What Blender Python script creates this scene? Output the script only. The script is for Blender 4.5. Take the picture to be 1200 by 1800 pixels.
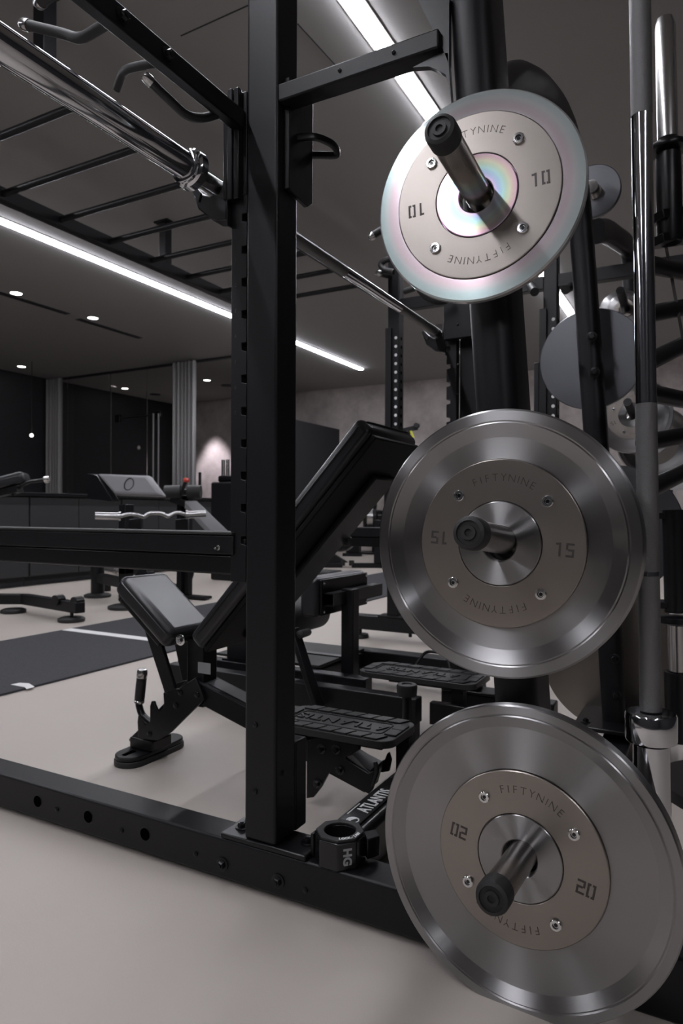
import bpy, bmesh, math, random
from mathutils import Vector, Matrix
random.seed(7)
C = bpy.context.scene.collection
for o in list(bpy.data.objects): bpy.data.objects.remove(o)
# ------------------------------------------------------------------ camera
H = 0.72                                   # lens height above the floor
YAW = math.radians(28.4); cs, sn = math.cos(YAW), math.sin(YAW)
cam = bpy.data.objects.new('camera', bpy.data.cameras.new('camera')); C.objects.link(cam)
cam.location = (0, 0, H)
cam.rotation_mode = 'QUATERNION'
_m = Matrix.Rotation(YAW, 4, 'Z') @ Matrix.Rotation(math.pi/2, 4, 'X') @ Matrix.Rotation(math.radians(0.2), 4, 'Z')
cam.rotation_quaternion = _m.to_quaternion()
cam.data.sensor_fit = 'VERTICAL'; cam.data.sensor_height = 36; cam.data.sensor_width = 24; cam.data.lens = 24
cam.data.clip_start = 0.02
cam.data.dof.use_dof = True; cam.data.dof.focus_distance = 1.05; cam.data.dof.aperture_fstop = 9.0
bpy.context.scene.camera = cam
# ------------------------------------------------------------------ world, exposure
w = bpy.data.worlds.new('world'); bpy.context.scene.world = w; w.use_nodes = True
w.node_tree.nodes['Background'].inputs[0].default_value = (0.55, 0.56, 0.62, 1)
w.node_tree.nodes['Background'].inputs[1].default_value = 0.0
vs = bpy.context.scene.view_settings
vs.view_transform = 'Standard'; vs.look = 'None'; vs.gamma = 1; vs.use_curve_mapping = False
vs.exposure = 0.0
LED_POWER = 56.0          # emission strength of the ceiling strips
SPOT_POWER = 16.0         # small ceiling lamps
CEIL = 3.03
# ------------------------------------------------------------------ geometry helpers
def ray(px, py):
    r = (px-600)/1200; return Vector((cs*r-sn, sn*r+cs, (900-py)/1200))
def up(v): return Vector((v.x, v.y, v.z+H))
def onX(px, py, X): v = ray(px, py); return up(v*(X/v.x))
def onY(px, py, Y): v = ray(px, py); return up(v*(Y/v.y))
def onZ(px, py, Z): v = ray(px, py); return up(v*((Z-H)/v.z))
def at(px, py, d): return up(ray(px, py)*d)
X, Yv, Zv = Vector((1,0,0)), Vector((0,1,0)), Vector((0,0,1))

class MB:
    def __init__(s): s.v=[]; s.f=[]
    def add(s, vs_, fs):
        n=len(s.v); s.v += [Vector(v) for v in vs_]; s.f += [tuple(i+n for i in f) for f in fs]; return s
    def box(s, a, b):
        x0,y0,z0=a; x1,y1,z1=b
        return s.add([(x0,y0,z0),(x1,y0,z0),(x1,y1,z0),(x0,y1,z0),(x0,y0,z1),(x1,y0,z1),(x1,y1,z1),(x0,y1,z1)],
            [(0,3,2,1),(4,5,6,7),(0,1,5,4),(1,2,6,5),(2,3,7,6),(3,0,4,7)])
    def obox(s, c, u, v, n, L, W, T):
        c=Vector(c);u=Vector(u).normalized()*L/2;v=Vector(v).normalized()*W/2;n=Vector(n).normalized()*T/2
        P=[c-u-v-n,c+u-v-n,c+u+v-n,c-u+v-n,c-u-v+n,c+u-v+n,c+u+v+n,c-u+v+n]
        return s.add(P,[(0,3,2,1),(4,5,6,7),(0,1,5,4),(1,2,6,5),(2,3,7,6),(3,0,4,7)])
    def beam(s, a, b, wd, ht, upv=(0,0,1)):
        a=Vector(a);b=Vector(b);u=(b-a).normalized();v=Vector(upv).cross(u)
        if v.length<1e-4: v=Vector((1,0,0)).cross(u)
        v.normalize(); n=u.cross(v)
        return s.obox((a+b)/2,u,v,n,(b-a).length,wd,ht)
    def cyl(s, a, b, r, r2=None, seg=24, cap=True):
        if r2 is None: r2=r
        a=Vector(a);b=Vector(b);u=(b-a).normalized();p=u.orthogonal().normalized();q=u.cross(p)
        A=[a+r*(math.cos(t)*p+math.sin(t)*q) for t in [2*math.pi*i/seg for i in range(seg)]]
        B=[b+r2*(math.cos(t)*p+math.sin(t)*q) for t in [2*math.pi*i/seg for i in range(seg)]]
        f=[(i,(i+1)%seg,seg+(i+1)%seg,seg+i) for i in range(seg)]
        if cap: f+= [tuple(range(seg-1,-1,-1)), tuple(range(seg,2*seg))]
        return s.add(A+B,f)
    def lathe(s, a, u, prof, seg=32, closed=False):
        """prof: list of (radius, distance along u)"""
        a=Vector(a);u=Vector(u).normalized();p=u.orthogonal().normalized();q=u.cross(p);n=len(prof)
        V=[]
        for i in range(seg):
            t=2*math.pi*i/seg; e=math.cos(t)*p+math.sin(t)*q
            V+=[a+e*r+u*h for r,h in prof]
        m=n if closed else n-1; F=[]
        for i in range(seg):
            j=(i+1)%seg
            for k in range(m):
                l=(k+1)%n; F.append((i*n+k,j*n+k,j*n+l,i*n+l))
        if not closed:
            if prof[0][0]>1e-6: F.append(tuple(i*n for i in range(seg-1,-1,-1)))
            if prof[-1][0]>1e-6: F.append(tuple(i*n+n-1 for i in range(seg)))
        return s.add(V,F)
    def tube(s, pts, r, seg=12, closed=False, flat=None, upv=None):
        """sweep along pts; flat=(wu,wv) gives a rounded-rectangle section"""
        P=[Vector(p) for p in pts]; n=len(P); V=[]; prev=None
        if flat:
            a_,b_,c_=flat; sec=[]
            for (sx,sy,t0) in ((1,1,0),(-1,1,90),(-1,-1,180),(1,-1,270)):
                for k in range(5):
                    t=math.radians(t0+22.5*k); sec.append((sx*(a_-c_)+c_*math.cos(t), sy*(b_-c_)+c_*math.sin(t)))
        else: sec=[(r*math.cos(2*math.pi*i/seg), r*math.sin(2*math.pi*i/seg)) for i in range(seg)]
        m=len(sec)
        for i in range(n):
            if closed: t=(P[(i+1)%n]-P[i-1])
            else: t=(P[min(i+1,n-1)]-P[max(i-1,0)])
            t.normalize()
            if upv is not None: a=Vector(upv)-t*Vector(upv).dot(t)
            elif prev is None: a=t.orthogonal()
            else: a=prev-t*prev.dot(t)
            a.normalize(); prev=a; b=t.cross(a)
            V+=[P[i]+a*x+b*y for x,y in sec]
        F=[]
        for i in range(n if closed else n-1):
            j=(i+1)%n
            for k in range(m): F.append((i*m+k,i*m+(k+1)%m,j*m+(k+1)%m,j*m+k))
        if not closed: F+=[tuple(range(m-1,-1,-1)),tuple(range((n-1)*m,n*m))]
        return s.add(V,F)
    def prism(s, pts, vec):
        P=[Vector(p) for p in pts];vec=Vector(vec);n=len(P)
        return s.add(P+[p+vec for p in P],[tuple(range(n)),tuple(range(2*n-1,n-1,-1))]+[(i,n+i,n+(i+1)%n,(i+1)%n) for i in range(n)])
    def build(s, name, m, parent=None, bevel=0, seg=2, loc=None, smooth=38, local=False):
        if parent is not None and not local:
            r=parent
            while r.parent: r=r.parent
            off=r.location.copy()
        else: off=Vector(loc) if loc is not None else Vector((0,0,0))
        me=bpy.data.meshes.new(name); me.from_pydata([tuple(v-off) for v in s.v],[],s.f)
        bm=bmesh.new(); bm.from_mesh(me); bmesh.ops.recalc_face_normals(bm,faces=bm.faces); bm.to_mesh(me); bm.free()
        me.materials.append(m)
        me.polygons.foreach_set('use_smooth',[True]*len(me.polygons)); me.set_sharp_from_angle(angle=math.radians(smooth))
        o=bpy.data.objects.new(name,me); C.objects.link(o)
        if parent is not None: o.parent=parent
        elif loc is not None: o.location=off
        if bevel:
            b=o.modifiers.new('bevel','BEVEL'); b.width=bevel; b.segments=seg; b.limit_method='ANGLE'; b.angle_limit=math.radians(40); b.harden_normals=False
        return o
def path(pts, r=0.03, n=6):
    """round the corners of a polyline"""
    P=[Vector(p) for p in pts]; out=[P[0]]
    for i in range(1,len(P)-1):
        a,b,c=P[i-1],P[i],P[i+1]; rr=min(r,(a-b).length*.48,(c-b).length*.48)
        p=b+(a-b).normalized()*rr; q=b+(c-b).normalized()*rr
        for k in range(n+1):
            t=k/n; out.append((1-t)**2*p+2*t*(1-t)*b+t*t*q)
    return out+[P[-1]]
def thing(name, label, cat, loc=(0,0,0), group=None):
    o=bpy.data.objects.new(name,None); C.objects.link(o); o.location=loc; o.empty_display_size=.05
    o['label']=label; o['category']=cat
    if group: o['group']=group
    return o
def solo(mb, name, m, label, cat, loc, group=None, **k):
    o=mb.build(name,m,None,loc=loc,**k); o['label']=label; o['category']=cat
    if group: o['group']=group
    return o
def struct(mb, name, m, **k):
    o=mb.build(name,m,None,**k); o['kind']='structure'; return o
def copy_tree(o, parent=None):
    c=o.copy(); C.objects.link(c)
    if parent: c.parent=parent
    for ch in list(o.children): copy_tree(ch,c)
    return c
def text_mb(txt, size, org, u, v, lift=0.0006, spacing=1.0, bold=0.0, center=True, sx=1.0):
    """lettering lying in the plane (u,v) at org, as thin raised shapes"""
    cu=bpy.data.curves.new('t','FONT'); cu.body=txt; cu.size=size; cu.extrude=lift; cu.offset=bold; cu.space_character=spacing
    cu.resolution_u=3
    if center: cu.align_x='CENTER'; cu.align_y='CENTER'
    o=bpy.data.objects.new('t',cu); C.objects.link(o)
    dg=bpy.context.evaluated_depsgraph_get(); me=bpy.data.meshes.new_from_object(o.evaluated_get(dg))
    u=Vector(u).normalized();v=Vector(v).normalized();n=u.cross(v);org=Vector(org)
    mb=MB(); mb.add([org+u*p.co.x*sx+v*p.co.y+n*p.co.z for p in me.vertices],[tuple(p.vertices) for p in me.polygons])
    bpy.data.objects.remove(o); bpy.data.curves.remove(cu); bpy.data.meshes.remove(me)
    return mb
# ------------------------------------------------------------------ materials
def mat(name, col, rough=.5, metal=0, **k):
    m=bpy.data.materials.new(name); m.use_nodes=True; nt=m.node_tree; b=nt.nodes['Principled BSDF']
    b.inputs['Base Color'].default_value=(*col,1); b.inputs['Roughness'].default_value=rough; b.inputs['Metallic'].default_value=metal
    for a,v in k.items():
        if a in('noise','bump','bscale','aniso','wave','rnoise'): continue
        b.inputs[a.replace('_',' ')].default_value=v
    tc=nt.nodes.new('ShaderNodeTexCoord')
    if 'noise' in k:      # (scale, amount, second colour)
        sc,amt,c2=k['noise']; n=nt.nodes.new('ShaderNodeTexNoise'); n.inputs['Scale'].default_value=sc; n.inputs['Detail'].default_value=8; n.inputs['Roughness'].default_value=.65
        r=nt.nodes.new('ShaderNodeValToRGB'); r.color_ramp.elements[0].position=.5-amt; r.color_ramp.elements[1].position=.5+amt
        r.color_ramp.elements[0].color=(*col,1); r.color_ramp.elements[1].color=(*c2,1)
        nt.links.new(tc.outputs['Object'],n.inputs['Vector']); nt.links.new(n.outputs['Fac'],r.inputs['Fac']); nt.links.new(r.outputs['Color'],b.inputs['Base Color'])
    if 'bump' in k:
        n=nt.nodes.new('ShaderNodeTexNoise'); n.inputs['Scale'].default_value=k.get('bscale',400); n.inputs['Detail'].default_value=3
        bp=nt.nodes.new('ShaderNodeBump'); bp.inputs['Strength'].default_value=k['bump']; bp.inputs['Distance'].default_value=.001
        nt.links.new(tc.outputs['Object'],n.inputs['Vector']); nt.links.new(n.outputs['Fac'],bp.inputs['Height']); nt.links.new(bp.outputs['Normal'],b.inputs['Normal'])
    if 'aniso' in k:
        b.inputs['Anisotropic'].default_value=k['aniso']; t=nt.nodes.new('ShaderNodeTangent'); t.direction_type='RADIAL'; t.axis='Z'
        nt.links.new(t.outputs['Tangent'],b.inputs['Tangent']); b.inputs['Anisotropic Rotation'].default_value=.25
    if 'rnoise' in k:     # fine turned grooves around local Z
        s=nt.nodes.new('ShaderNodeSeparateXYZ'); nt.links.new(tc.outputs['Object'],s.inputs[0])
        mx=nt.nodes.new('ShaderNodeMath'); mx.operation='MULTIPLY'; nt.links.new(s.outputs[0],mx.inputs[0]); nt.links.new(s.outputs[0],mx.inputs[1])
        my=nt.nodes.new('ShaderNodeMath'); my.operation='MULTIPLY_ADD'; nt.links.new(s.outputs[1],my.inputs[0]); nt.links.new(s.outputs[1],my.inputs[1]); nt.links.new(mx.outputs[0],my.inputs[2])
        sq=nt.nodes.new('ShaderNodeMath'); sq.operation='SQRT'; nt.links.new(my.outputs[0],sq.inputs[0])
        n=nt.nodes.new('ShaderNodeTexNoise'); n.noise_dimensions='1D'; n.inputs['Scale'].default_value=900; n.inputs['Detail'].default_value=2
        nt.links.new(sq.outputs[0],n.inputs['W'])
        mr=nt.nodes.new('ShaderNodeMapRange'); mr.inputs[3].default_value=rough*.94; mr.inputs[4].default_value=rough*1.08
        nt.links.new(n.outputs['Fac'],mr.inputs[0]); nt.links.new(mr.outputs[0],b.inputs['Roughness'])
    return m
def emis(name, col, s):
    m=bpy.data.materials.new(name); m.use_nodes=True; nt=m.node_tree; nt.nodes.remove(nt.nodes['Principled BSDF'])
    e=nt.nodes.new('ShaderNodeEmission'); e.inputs[0].default_value=(*col,1); e.inputs[1].default_value=s
    nt.links.new(e.outputs[0],nt.nodes['Material Output'].inputs[0]); return m
M=dict(
 coat=mat('black_powder_coat',(.007,.007,.0085),.40,bump=.1,bscale=900,Specular_IOR_Level=.28),
 coat2=mat('satin_black_paint',(.005,.005,.006),.3,Specular_IOR_Level=.34),
 gloss=mat('gloss_black_plastic',(.008,.008,.009),.22),
 rubber=mat('black_rubber',(.014,.014,.014),.55,bump=.3,bscale=600),
 tread=mat('tread_rubber',(.022,.021,.022),.5,bump=.2,bscale=500),
 vinyl=mat('black_vinyl',(.016,.016,.0185),.32,bump=.1,bscale=700),
 vinylg=mat('grey_vinyl',(.22,.215,.225),.5,bump=.1,bscale=500),
 chrome=mat('polished_chrome',(.62,.62,.64),.09,1),
 chromes=mat('satin_chrome',(.55,.54,.53),.24,1),
 knurl=mat('knurled_steel',(.20,.195,.195),.42,1,bump=1.0,bscale=1500),
 turned=mat('turned_steel',(.345,.338,.338),.33,1,aniso=.95,rnoise=1),
 polished=mat('polished_turned_steel',(.60,.60,.60),.17,.45,aniso=.85,rnoise=1,IOR=3.6),
 board=mat('black_backing_board',(.004,.004,.0045),.6,Specular_IOR_Level=.2),
 ground=mat('ground_steel_back',(.17,.173,.185),.36,1),
 satin=mat('satin_steel_plate',(.335,.302,.275),.33,1,bump=.05,bscale=300),
 engrave=mat('engraved_steel',(.10,.09,.088),.5,1),
 screw=mat('bright_screw_steel',(.7,.7,.7),.16,1),
 peg=mat('worn_steel_peg',(.36,.345,.33),.24,1),
 floor=mat('beige_rubber_floor',(.43,.385,.345),.5,noise=(3,.4,(.47,.42,.38)),bump=.25,bscale=260),
 ceil=mat('grey_ceiling_paint',(.29,.28,.275),.9),
 dark=mat('dark_wall_paint',(.016,.016,.019),.7),
 black=mat('black_cabinet_front',(.020,.020,.022),.5),
 conc=mat('concrete_plaster',(.31,.27,.255),.8,noise=(1.6,.17,(.60,.54,.515)),bump=.4,bscale=14),
 curtain=mat('grey_curtain_cloth',(.36,.35,.345),.9),
 turf=mat('charcoal_turf',(.022,.022,.026),.9,noise=(160,.2,(.05,.05,.056)),bump=.8,bscale=220),
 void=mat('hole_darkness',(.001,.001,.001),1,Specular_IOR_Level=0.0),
 white=mat('white_line_paint',(.75,.74,.73),.6),
 print=mat('white_print',(.75,.75,.75),.5),
 greyprint=mat('grey_print',(.28,.28,.28),.5),
 red=mat('red_plastic',(.55,.05,.03),.35),
 yellow=mat('yellow_webbing',(.62,.62,.05),.6),
 brown=mat('dark_wood_strip',(.05,.045,.04),.5),
 led=emis('led_diffuser',(.92,.93,1.0),LED_POWER),
 spot=emis('downlight_lens',(1,.97,.95),SPOT_POWER),
 bulb=emis('small_bulb',(1,.93,.85),3),
)
g=mat('clear_glass',(.9,.92,.92),.0); g.node_tree.nodes['Principled BSDF'].inputs['Transmission Weight'].default_value=1; g.node_tree.nodes['Principled BSDF'].inputs['IOR'].default_value=1.2; M['glass']=g
# thin-film colours of the buffed ring
try:
    b=M['polished'].node_tree.nodes['Principled BSDF']; b.inputs['Base Color'].default_value=(.42,.42,.42,1); b.inputs['Thin Film IOR'].default_value=1.55
    nt=M['polished'].node_tree; mt=nt.nodes.new('ShaderNodeMath'); mt.operation='MULTIPLY_ADD'; mt.inputs[1].default_value=5200; mt.inputs[2].default_value=120
    sq=[n for n in nt.nodes if n.type=='MATH' and n.operation=='SQRT'][0]
    nt.links.new(sq.outputs[0],mt.inputs[0]); nt.links.new(mt.outputs[0],b.inputs['Thin Film Thickness'])
except Exception: pass
# ================================================================== SETTING
XL, XR, YB, YF = -10.2, 4.2, -4.0, 11.2
struct(MB().box((XL,YB,-.1),(XR,YF,0)),'floor',M['floor'])
struct(MB().box((XL-.1,YB,CEIL),(XR,YF+.1,CEIL+.1)),'ceiling',M['ceil'])
struct(MB().box((XL-.1,YB,0),(XL,YF+.1,CEIL)),'wall_left',M['dark'])
struct(MB().box((XL,YF,0),(XR+.1,YF+.1,CEIL)),'wall_back',M['conc'])
struct(MB().box((XR,YB,0),(XR+.1,YF,CEIL)),'wall_right',M['dark'])
struct(MB().box((XL-.1,YB-.1,0),(XR+.1,YB,CEIL)),'wall_front',M['dark'])
struct(MB().box((-6.3,8.25,0),(-6.1,11.19,2.26)),'wall_partition',M['dark'])
# ceiling joints and the track along the glazing
mb=MB().box((XL,8.10,CEIL-.03),(-5.2,8.16,CEIL+.001)); struct(mb,'trim_1',M['dark'])
mb=MB(); mb.beam(onZ(315,64,CEIL-.001),onZ(433,10,CEIL-.001),.006,.003); mb.beam(onZ(520,42,CEIL-.001),onZ(590,118,CEIL-.001),.006,.003); struct(mb,'trim_2',M['dark'])
# glass wall: panels, clamps, slim posts
gw=MB()
for a,b in ((-9.78,-8.75),(-8.73,-7.95),(-7.93,-7.3)): gw.box((a,8.12,.02),(b,8.132,CEIL-.03))
struct(gw,'window_1',M['glass'])
for i,(px,y0,y1) in enumerate(((269,728,890),(278,728,890))):
    a=onY(px,y0,8.05); b=onY(px,y1,8.05)
    solo(MB().cyl((a.x,a.y,0),a,.012,seg=10),'door_pull',M['curtain'],['tall slim steel door pull on the glass wall, left of the pair','tall slim steel door pull on the glass wall, right of the pair'][i],'door handle',(a.x,a.y,0))
for i,(px,py) in enumerate(((207,737),(278,731))):
    a=onY(px,py,8.08); solo(MB().obox(a,X,Yv,Zv,.11,.05,.13),'glass_clamp',M['gloss'],['black clamp fitting high on the glass wall left of the door pulls','black clamp fitting on the glass wall above the two door pulls'][i],'clamp',a,bevel=.01)
a=onY(207,737,8.08); b=onY(278,731,8.08); solo(MB().cyl(a,(b.x,b.y,a.z),.012,seg=8),'header_rod',M['coat2'],'thin dark rod between the two glass clamps','rod',a)
# curtains
def curtain(x0,x1,folds,label):
    mb=MB(); n=folds*8; V=[]
    for i in range(n+1):
        t=i/n; x=x0+(x1-x0)*t; y=8.02+.055*math.sin(t*folds*2*math.pi)+.012*math.sin(t*folds*5.1)
        V+=[(x,y,.02),(x,y,CEIL-.03)]
    mb.add(V,[(2*i,2*i+2,2*i+3,2*i+1) for i in range(n)])
    o=solo(mb,'curtain',M['curtain'],label,'curtain',((x0+x1)/2,8.02,.02),smooth=80)
    s=o.modifiers.new('s','SOLIDIFY'); s.thickness=.006
curtain(-10.18,-9.8,5,'pleated grey curtain hanging in the far left corner by the dark wall')
curtain(-7.3,-6.84,6,'pleated grey curtain hanging at the middle of the glass wall')
# LED strips
def led(x,y0,y1,label):
    t=thing('led_strip_light',label,'ceiling light',(x,y0,CEIL))
    MB().box((x-.055,y0,CEIL-.006),(x+.055,y1,CEIL-.0005)).build('housing',M['ceil'],t)
    o=MB().box((x-.036,y0+.02,CEIL-.019),(x+.036,y1-.02,CEIL-.007)).build('diffuser',M['led'],t)
led(-4.96,-3.9,9.84,'long white linear ceiling light on the left of the room')
led(-1.43,-3.9,9.84,'long white linear ceiling light passing above the rack')
led(2.10,-3.9,-0.4,'short white linear ceiling light at the right, behind the viewpoint')
# downlights
def down(px,py,label):
    a=onZ(px,py,CEIL); t=thing('downlight',label,'ceiling light',a,'recessed round downlights')
    MB().lathe((a.x,a.y,CEIL-.001),(0,0,-1),[(.06,0),(.085,.0),(.085,.004),(.06,.006)],24,closed=True).build('rim',M['ceil'],t)
    MB().cyl((a.x,a.y,CEIL-.0005),(a.x,a.y,CEIL-.004),.058,seg=24).build('lens',M['spot'],t)
down(27,517,'round downlight nearest the left edge, in front of the ceiling slots')
down(162,560,'round downlight beside the right-hand ceiling slot')
down(37,646,'faint round downlight over the dark corner at left')
down(219,684,'round downlight beyond the glass wall, left of the middle curtain')
down(363,669,'round downlight just right of the middle curtain')
for i in range(1):
    for (x,y) in ((-9.03,10.7),):
        l=bpy.data.lights.new('downlight_beam','SPOT'); l.energy=230; l.spot_size=math.radians(56); l.spot_blend=.6; l.shadow_soft_size=.05; l.color=(.97,.90,1)
        o=bpy.data.objects.new('downlight_beam',l); C.objects.link(o); o.location=(x,y,2.95); o.rotation_euler=(math.radians(8),0,0)
# ceiling air slots
def slot(p0,p1,label):
    a=onZ(*p0,CEIL);b=onZ(*p1,CEIL); xm=(a.x+b.x)/2
    solo(MB().box((xm-.045,a.y,CEIL-.004),(xm+.045,b.y,CEIL-.0005)),'air_slot',M['dark'],label,'air vent',(xm,a.y,CEIL-.004))
slot((-40,504),(116,554),'long black air slot in the ceiling at the left edge')
slot((132,563),(249,595),'long black air slot in the ceiling beside the second downlight')
for (px,py,l) in ((272,694,'small dark round vent in the ceiling beyond the glass wall'),(397,678,'small dark round vent in the ceiling right of the middle curtain')):
    a=onZ(px,py,CEIL); solo(MB().cyl((a.x,a.y,CEIL-.0005),(a.x,a.y,CEIL-.012),.10,seg=20),'ceiling_vent',M['dark'],l,'air vent',a)
# pendant bulb
t=thing('pendant_lamp','small bare bulb hanging on a thin cord before the dark left wall','lamp',onY(55,767,7.0))
a=onY(55,767,7.0); MB().lathe(a-Vector((0,0,.03)),(0,0,1),[(0,0),(.02,.005),(.03,.03),(.02,.05),(.0,.06)],12).build('bulb',M['bulb'],t)
MB().cyl(a+Vector((0,0,.03)),(a.x,a.y,CEIL-.001),.004,seg=6).build('cord',M['coat2'],t); MB().cyl(a+Vector((0,0,.03)),a+Vector((0,0,.13)),.014,seg=10).build('socket',M['coat2'],t)
# turf strip with line marks
tf=solo(MB().box((-3.41,-2.5,0.0005),(-2.42,11.0,.009)),'turf_strip',M['turf'],'charcoal turf lane running down the room floor','floor mat',(-2.9,4,0))
def turf_mark(mb,name):
    o=mb.build(name,M['white'],tf); return o
turf_mark(MB().box((-3.40,2.79,.0091),(-2.425,2.86,.0108)),'lane_line')
mk=[onZ(px,py,.011) for px,py in ((20,1205),(36,1202),(52,1203),(62,1209),(48,1213),(44,1209),(36,1208))]
turf_mark(MB().prism(mk,(0,0,-.0015)),'lane_number')
# low cabinets at left, each a unit, with one worktop
for i in range(5):
    y0=2.0+i*1.15
    t=thing('base_cabinet',['low black cabinet, first of the row under the left edge','low black cabinet, second of the row along the left','low black cabinet in the middle of the row along the left','low black cabinet, fourth of the row along the left','low black cabinet at the far end of the row along the left'][i],'cabinet',(-6.0,y0+.57,0),'low black cabinets along the left')
    MB().box((-6.28,y0,.09),(-5.71,y0+1.145,.86)).build('body',M['black'],t); MB().box((-6.25,y0,0),(-5.77,y0+1.145,.089)).build('plinth',M['dark'],t)
    for k in range(2): MB().box((-5.709,y0+.006+k*.57,.10),(-5.69,y0+.568+k*.57,.85)).build('door',M['black'],t,bevel=.002)
solo(MB().box((-6.32,1.98,.862),(-5.66,7.77,.895)),'worktop',M['coat2'],'continuous black worktop on the low cabinets','worktop',(-6,5,.862),bevel=.003)
# ================================================================== POWER RACK
XO, XI, Y0, Y1 = -.776, -.705, 1.0505, 1.1215       # near post
rack=thing('power_rack','black steel power rack in the foreground with slotted uprights','power rack',(-.9,1.5,0))
def bolt(p, n, r=.009, parent=None, m='coat2', name='bolt', h=.008):
    mb=MB(); n=Vector(n).normalized(); mb.lathe(p,n,[(r*1.45,0),(r*1.45,.0018),(r*1.4,.002)],16)
    mb.lathe(Vector(p)+n*.002,n,[(r*.95,0),(r*.95,h*.7),(r*.75,h)],6); mb.cyl(Vector(p)+n*.002,Vector(p)+n*(h+.004),r*.45,seg=10)
    return mb.build(name,M[m],parent)
def rivet(p,n,r,parent,m='coat2'):
    return MB().lathe(p,n,[(r,0),(r*.9,.0022),(r*.5,.0034),(0,.0038)],12).build('rivet',M[m],parent)
# base beams along X (near and far side), with big round holes
def base_beam(xa,xb,ya,yb,holes):
    mb=MB().box((xa,ya,.012),(xb,yb,.09)); o=mb.build('base_beam',M['coat'],rack,bevel=.005,seg=3)
    for hx in holes:
        MB().lathe((hx,ya+.002,.052),(0,-1,0),[(.0125,-.001),(.0145,.0),(.0145,.0026),(.0125,.0026)],24,closed=True).build('hole_rim',M['coat2'],o)
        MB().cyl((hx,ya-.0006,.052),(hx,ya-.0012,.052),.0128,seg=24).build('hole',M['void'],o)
    return o
hs=[onY(68,1413,Y0).x,onY(157,1441,Y0).x,onY(257,1474,Y0).x]
b0=base_beam(-2.35,-.235,Y0,Y1,hs)
for px,py in ((102,1424),(216,1461),(346,1502),(539,1565)): rivet(onY(px,py,Y0-.0005),(0,-1,0),.005,b0)
for px,py in ((393,1520),(491,1549)): bolt(onY(px,py,Y0-.0005),(0,-1,0),.0095,b0)
b1=base_beam(-.84,-.45,2.30,2.37,[])
MB().box((-2.1,Y0-.02,0),(-1.98,Y1+.02,.012)).build('rubber_foot',M['rubber'],rack)
MB().box((-.36,Y0+.01,0),(-.26,Y1,.012)).build('rubber_foot',M['rubber'],rack)
MB().box((-.80,2.29,0),(-.70,2.38,.012)).build('rubber_foot',M['rubber'],rack)
# near post + foot plate
def post(x0,y0,x1,y1,z0,z1): return MB().box((x0,y0,z0),(x1,y1,z1)).build('upright',M['coat'],rack,bevel=.006,seg=3)
u0=post(XO,Y0+.001,XI,Y1,.101,2.45)
MB().box((XO-.055,Y0-.002,.0905),(XI+.066,Y1+.005,.101)).build('foot_plate',M['coat2'],rack,bevel=.003)
bolt((XO-.03,Y0+.035,.101),(0,0,1),.009,rack); bolt((XI+.045,Y0+.045,.101),(0,0,1),.010,rack)
for px,py in ((450,1275),(450,1392)): rivet(onY(px,py,Y0+.0005),(0,-1,0),.0055,u0)
rivet(onX(498,1359,XI),(1,0,0),.0055,u0)
# mounting channel behind the near post, lower down
MB().box((XI-.03,Y1+.001,.101),(XI,Y1+.04,onX(530,1300,XI).z)).build('foot_bracket',M['coat'],rack,bevel=.003)
# slotted strips on the outside of both side frames
def strip(y, z0, z1, parent, mirror=False):
    x0,x1=XO-.037,XO-.0005
    mb=MB(); pitch=.0615; nsl=int((z1-z0)/pitch)
    # toothed plate outline in XZ, notches cut on the post side (near) / open side (far)
    e=[]; z=z1
    xs,xn=(x1,x1-.012) if not mirror else (x0,x0+.014)
    xo=x0 if not mirror else x1
    k=0; z=z1-.035
    pts=[(xo,z1),(xs,z1)]
    while z-.03>z0+.01:
        pts+=[(xs,z),(xn,z),(xn,z-.014),(xs,z-.017)]; z-=pitch
    pts+=[(xs,z0),(xo,z0)]
    mb.prism([(p[0],y,p[1]) for p in pts],(0,.03,0))
    o=mb.build('slotted_strip',M['coat'],parent,bevel=.0012)
    return o
zs1=onY(410,165,Y0).z; zs0=.72-.155
sN=strip(Y0+.004,onY(415,1024,Y0).z,onY(410,378,Y0).z+.035,rack)
for k in range(7):
    q=onY(413,462+45*k-5,Y0+.0035)
    text_mb(str(k+1),.010,q,X,Zv,lift=.0003).build('slot_number',M['engrave'],sN)
MB().box((XO-.0372,Y0+.003,onY(410,378,Y0).z+.035),(XO-.001,Y0+.03,zs1)).build('strip_head',M['coat'],rack,bevel=.002)
# far side frame: post, strip and bracket
u1=post(XO,2.30,XI,2.37,.101,2.45)
MB().box((XO-.06,2.29,.0905),(XI+.06,2.38,.101)).build('foot_plate',M['coat2'],rack,bevel=.003)
sF=strip(2.2695,.50,onY(785,590,2.26).z,rack,True)
a=onY(778,535,2.25); b=onY(830,592,2.25)
MB().box((XO-.035,2.235,b.z),(XI+.005,2.262,a.z+.12)).build('strip_head',M['coat'],rack,bevel=.002)
for px,py in ((803,570),(804,640),(804,692)): rivet(onY(px,py,2.234 if py<600 else 2.2615),(0,-1,0),.004,rack)
# hidden-side posts at the left end (just outside the frame) that carry the beams
post(-2.33,Y0+.001,-2.26,Y1,.0905,2.45)
# beam along X, top right of the near post
tb=MB().box((XI+.0005,Y0,H+.757),(-.392,Y0+.040,H+.789)).build('cross_beam',M['coat'],rack,bevel=.003)
for px,py in ((594,124),(689,92)): rivet(onY(px,py,Y0-.0005),(0,-1,0),.0035,tb)
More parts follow.
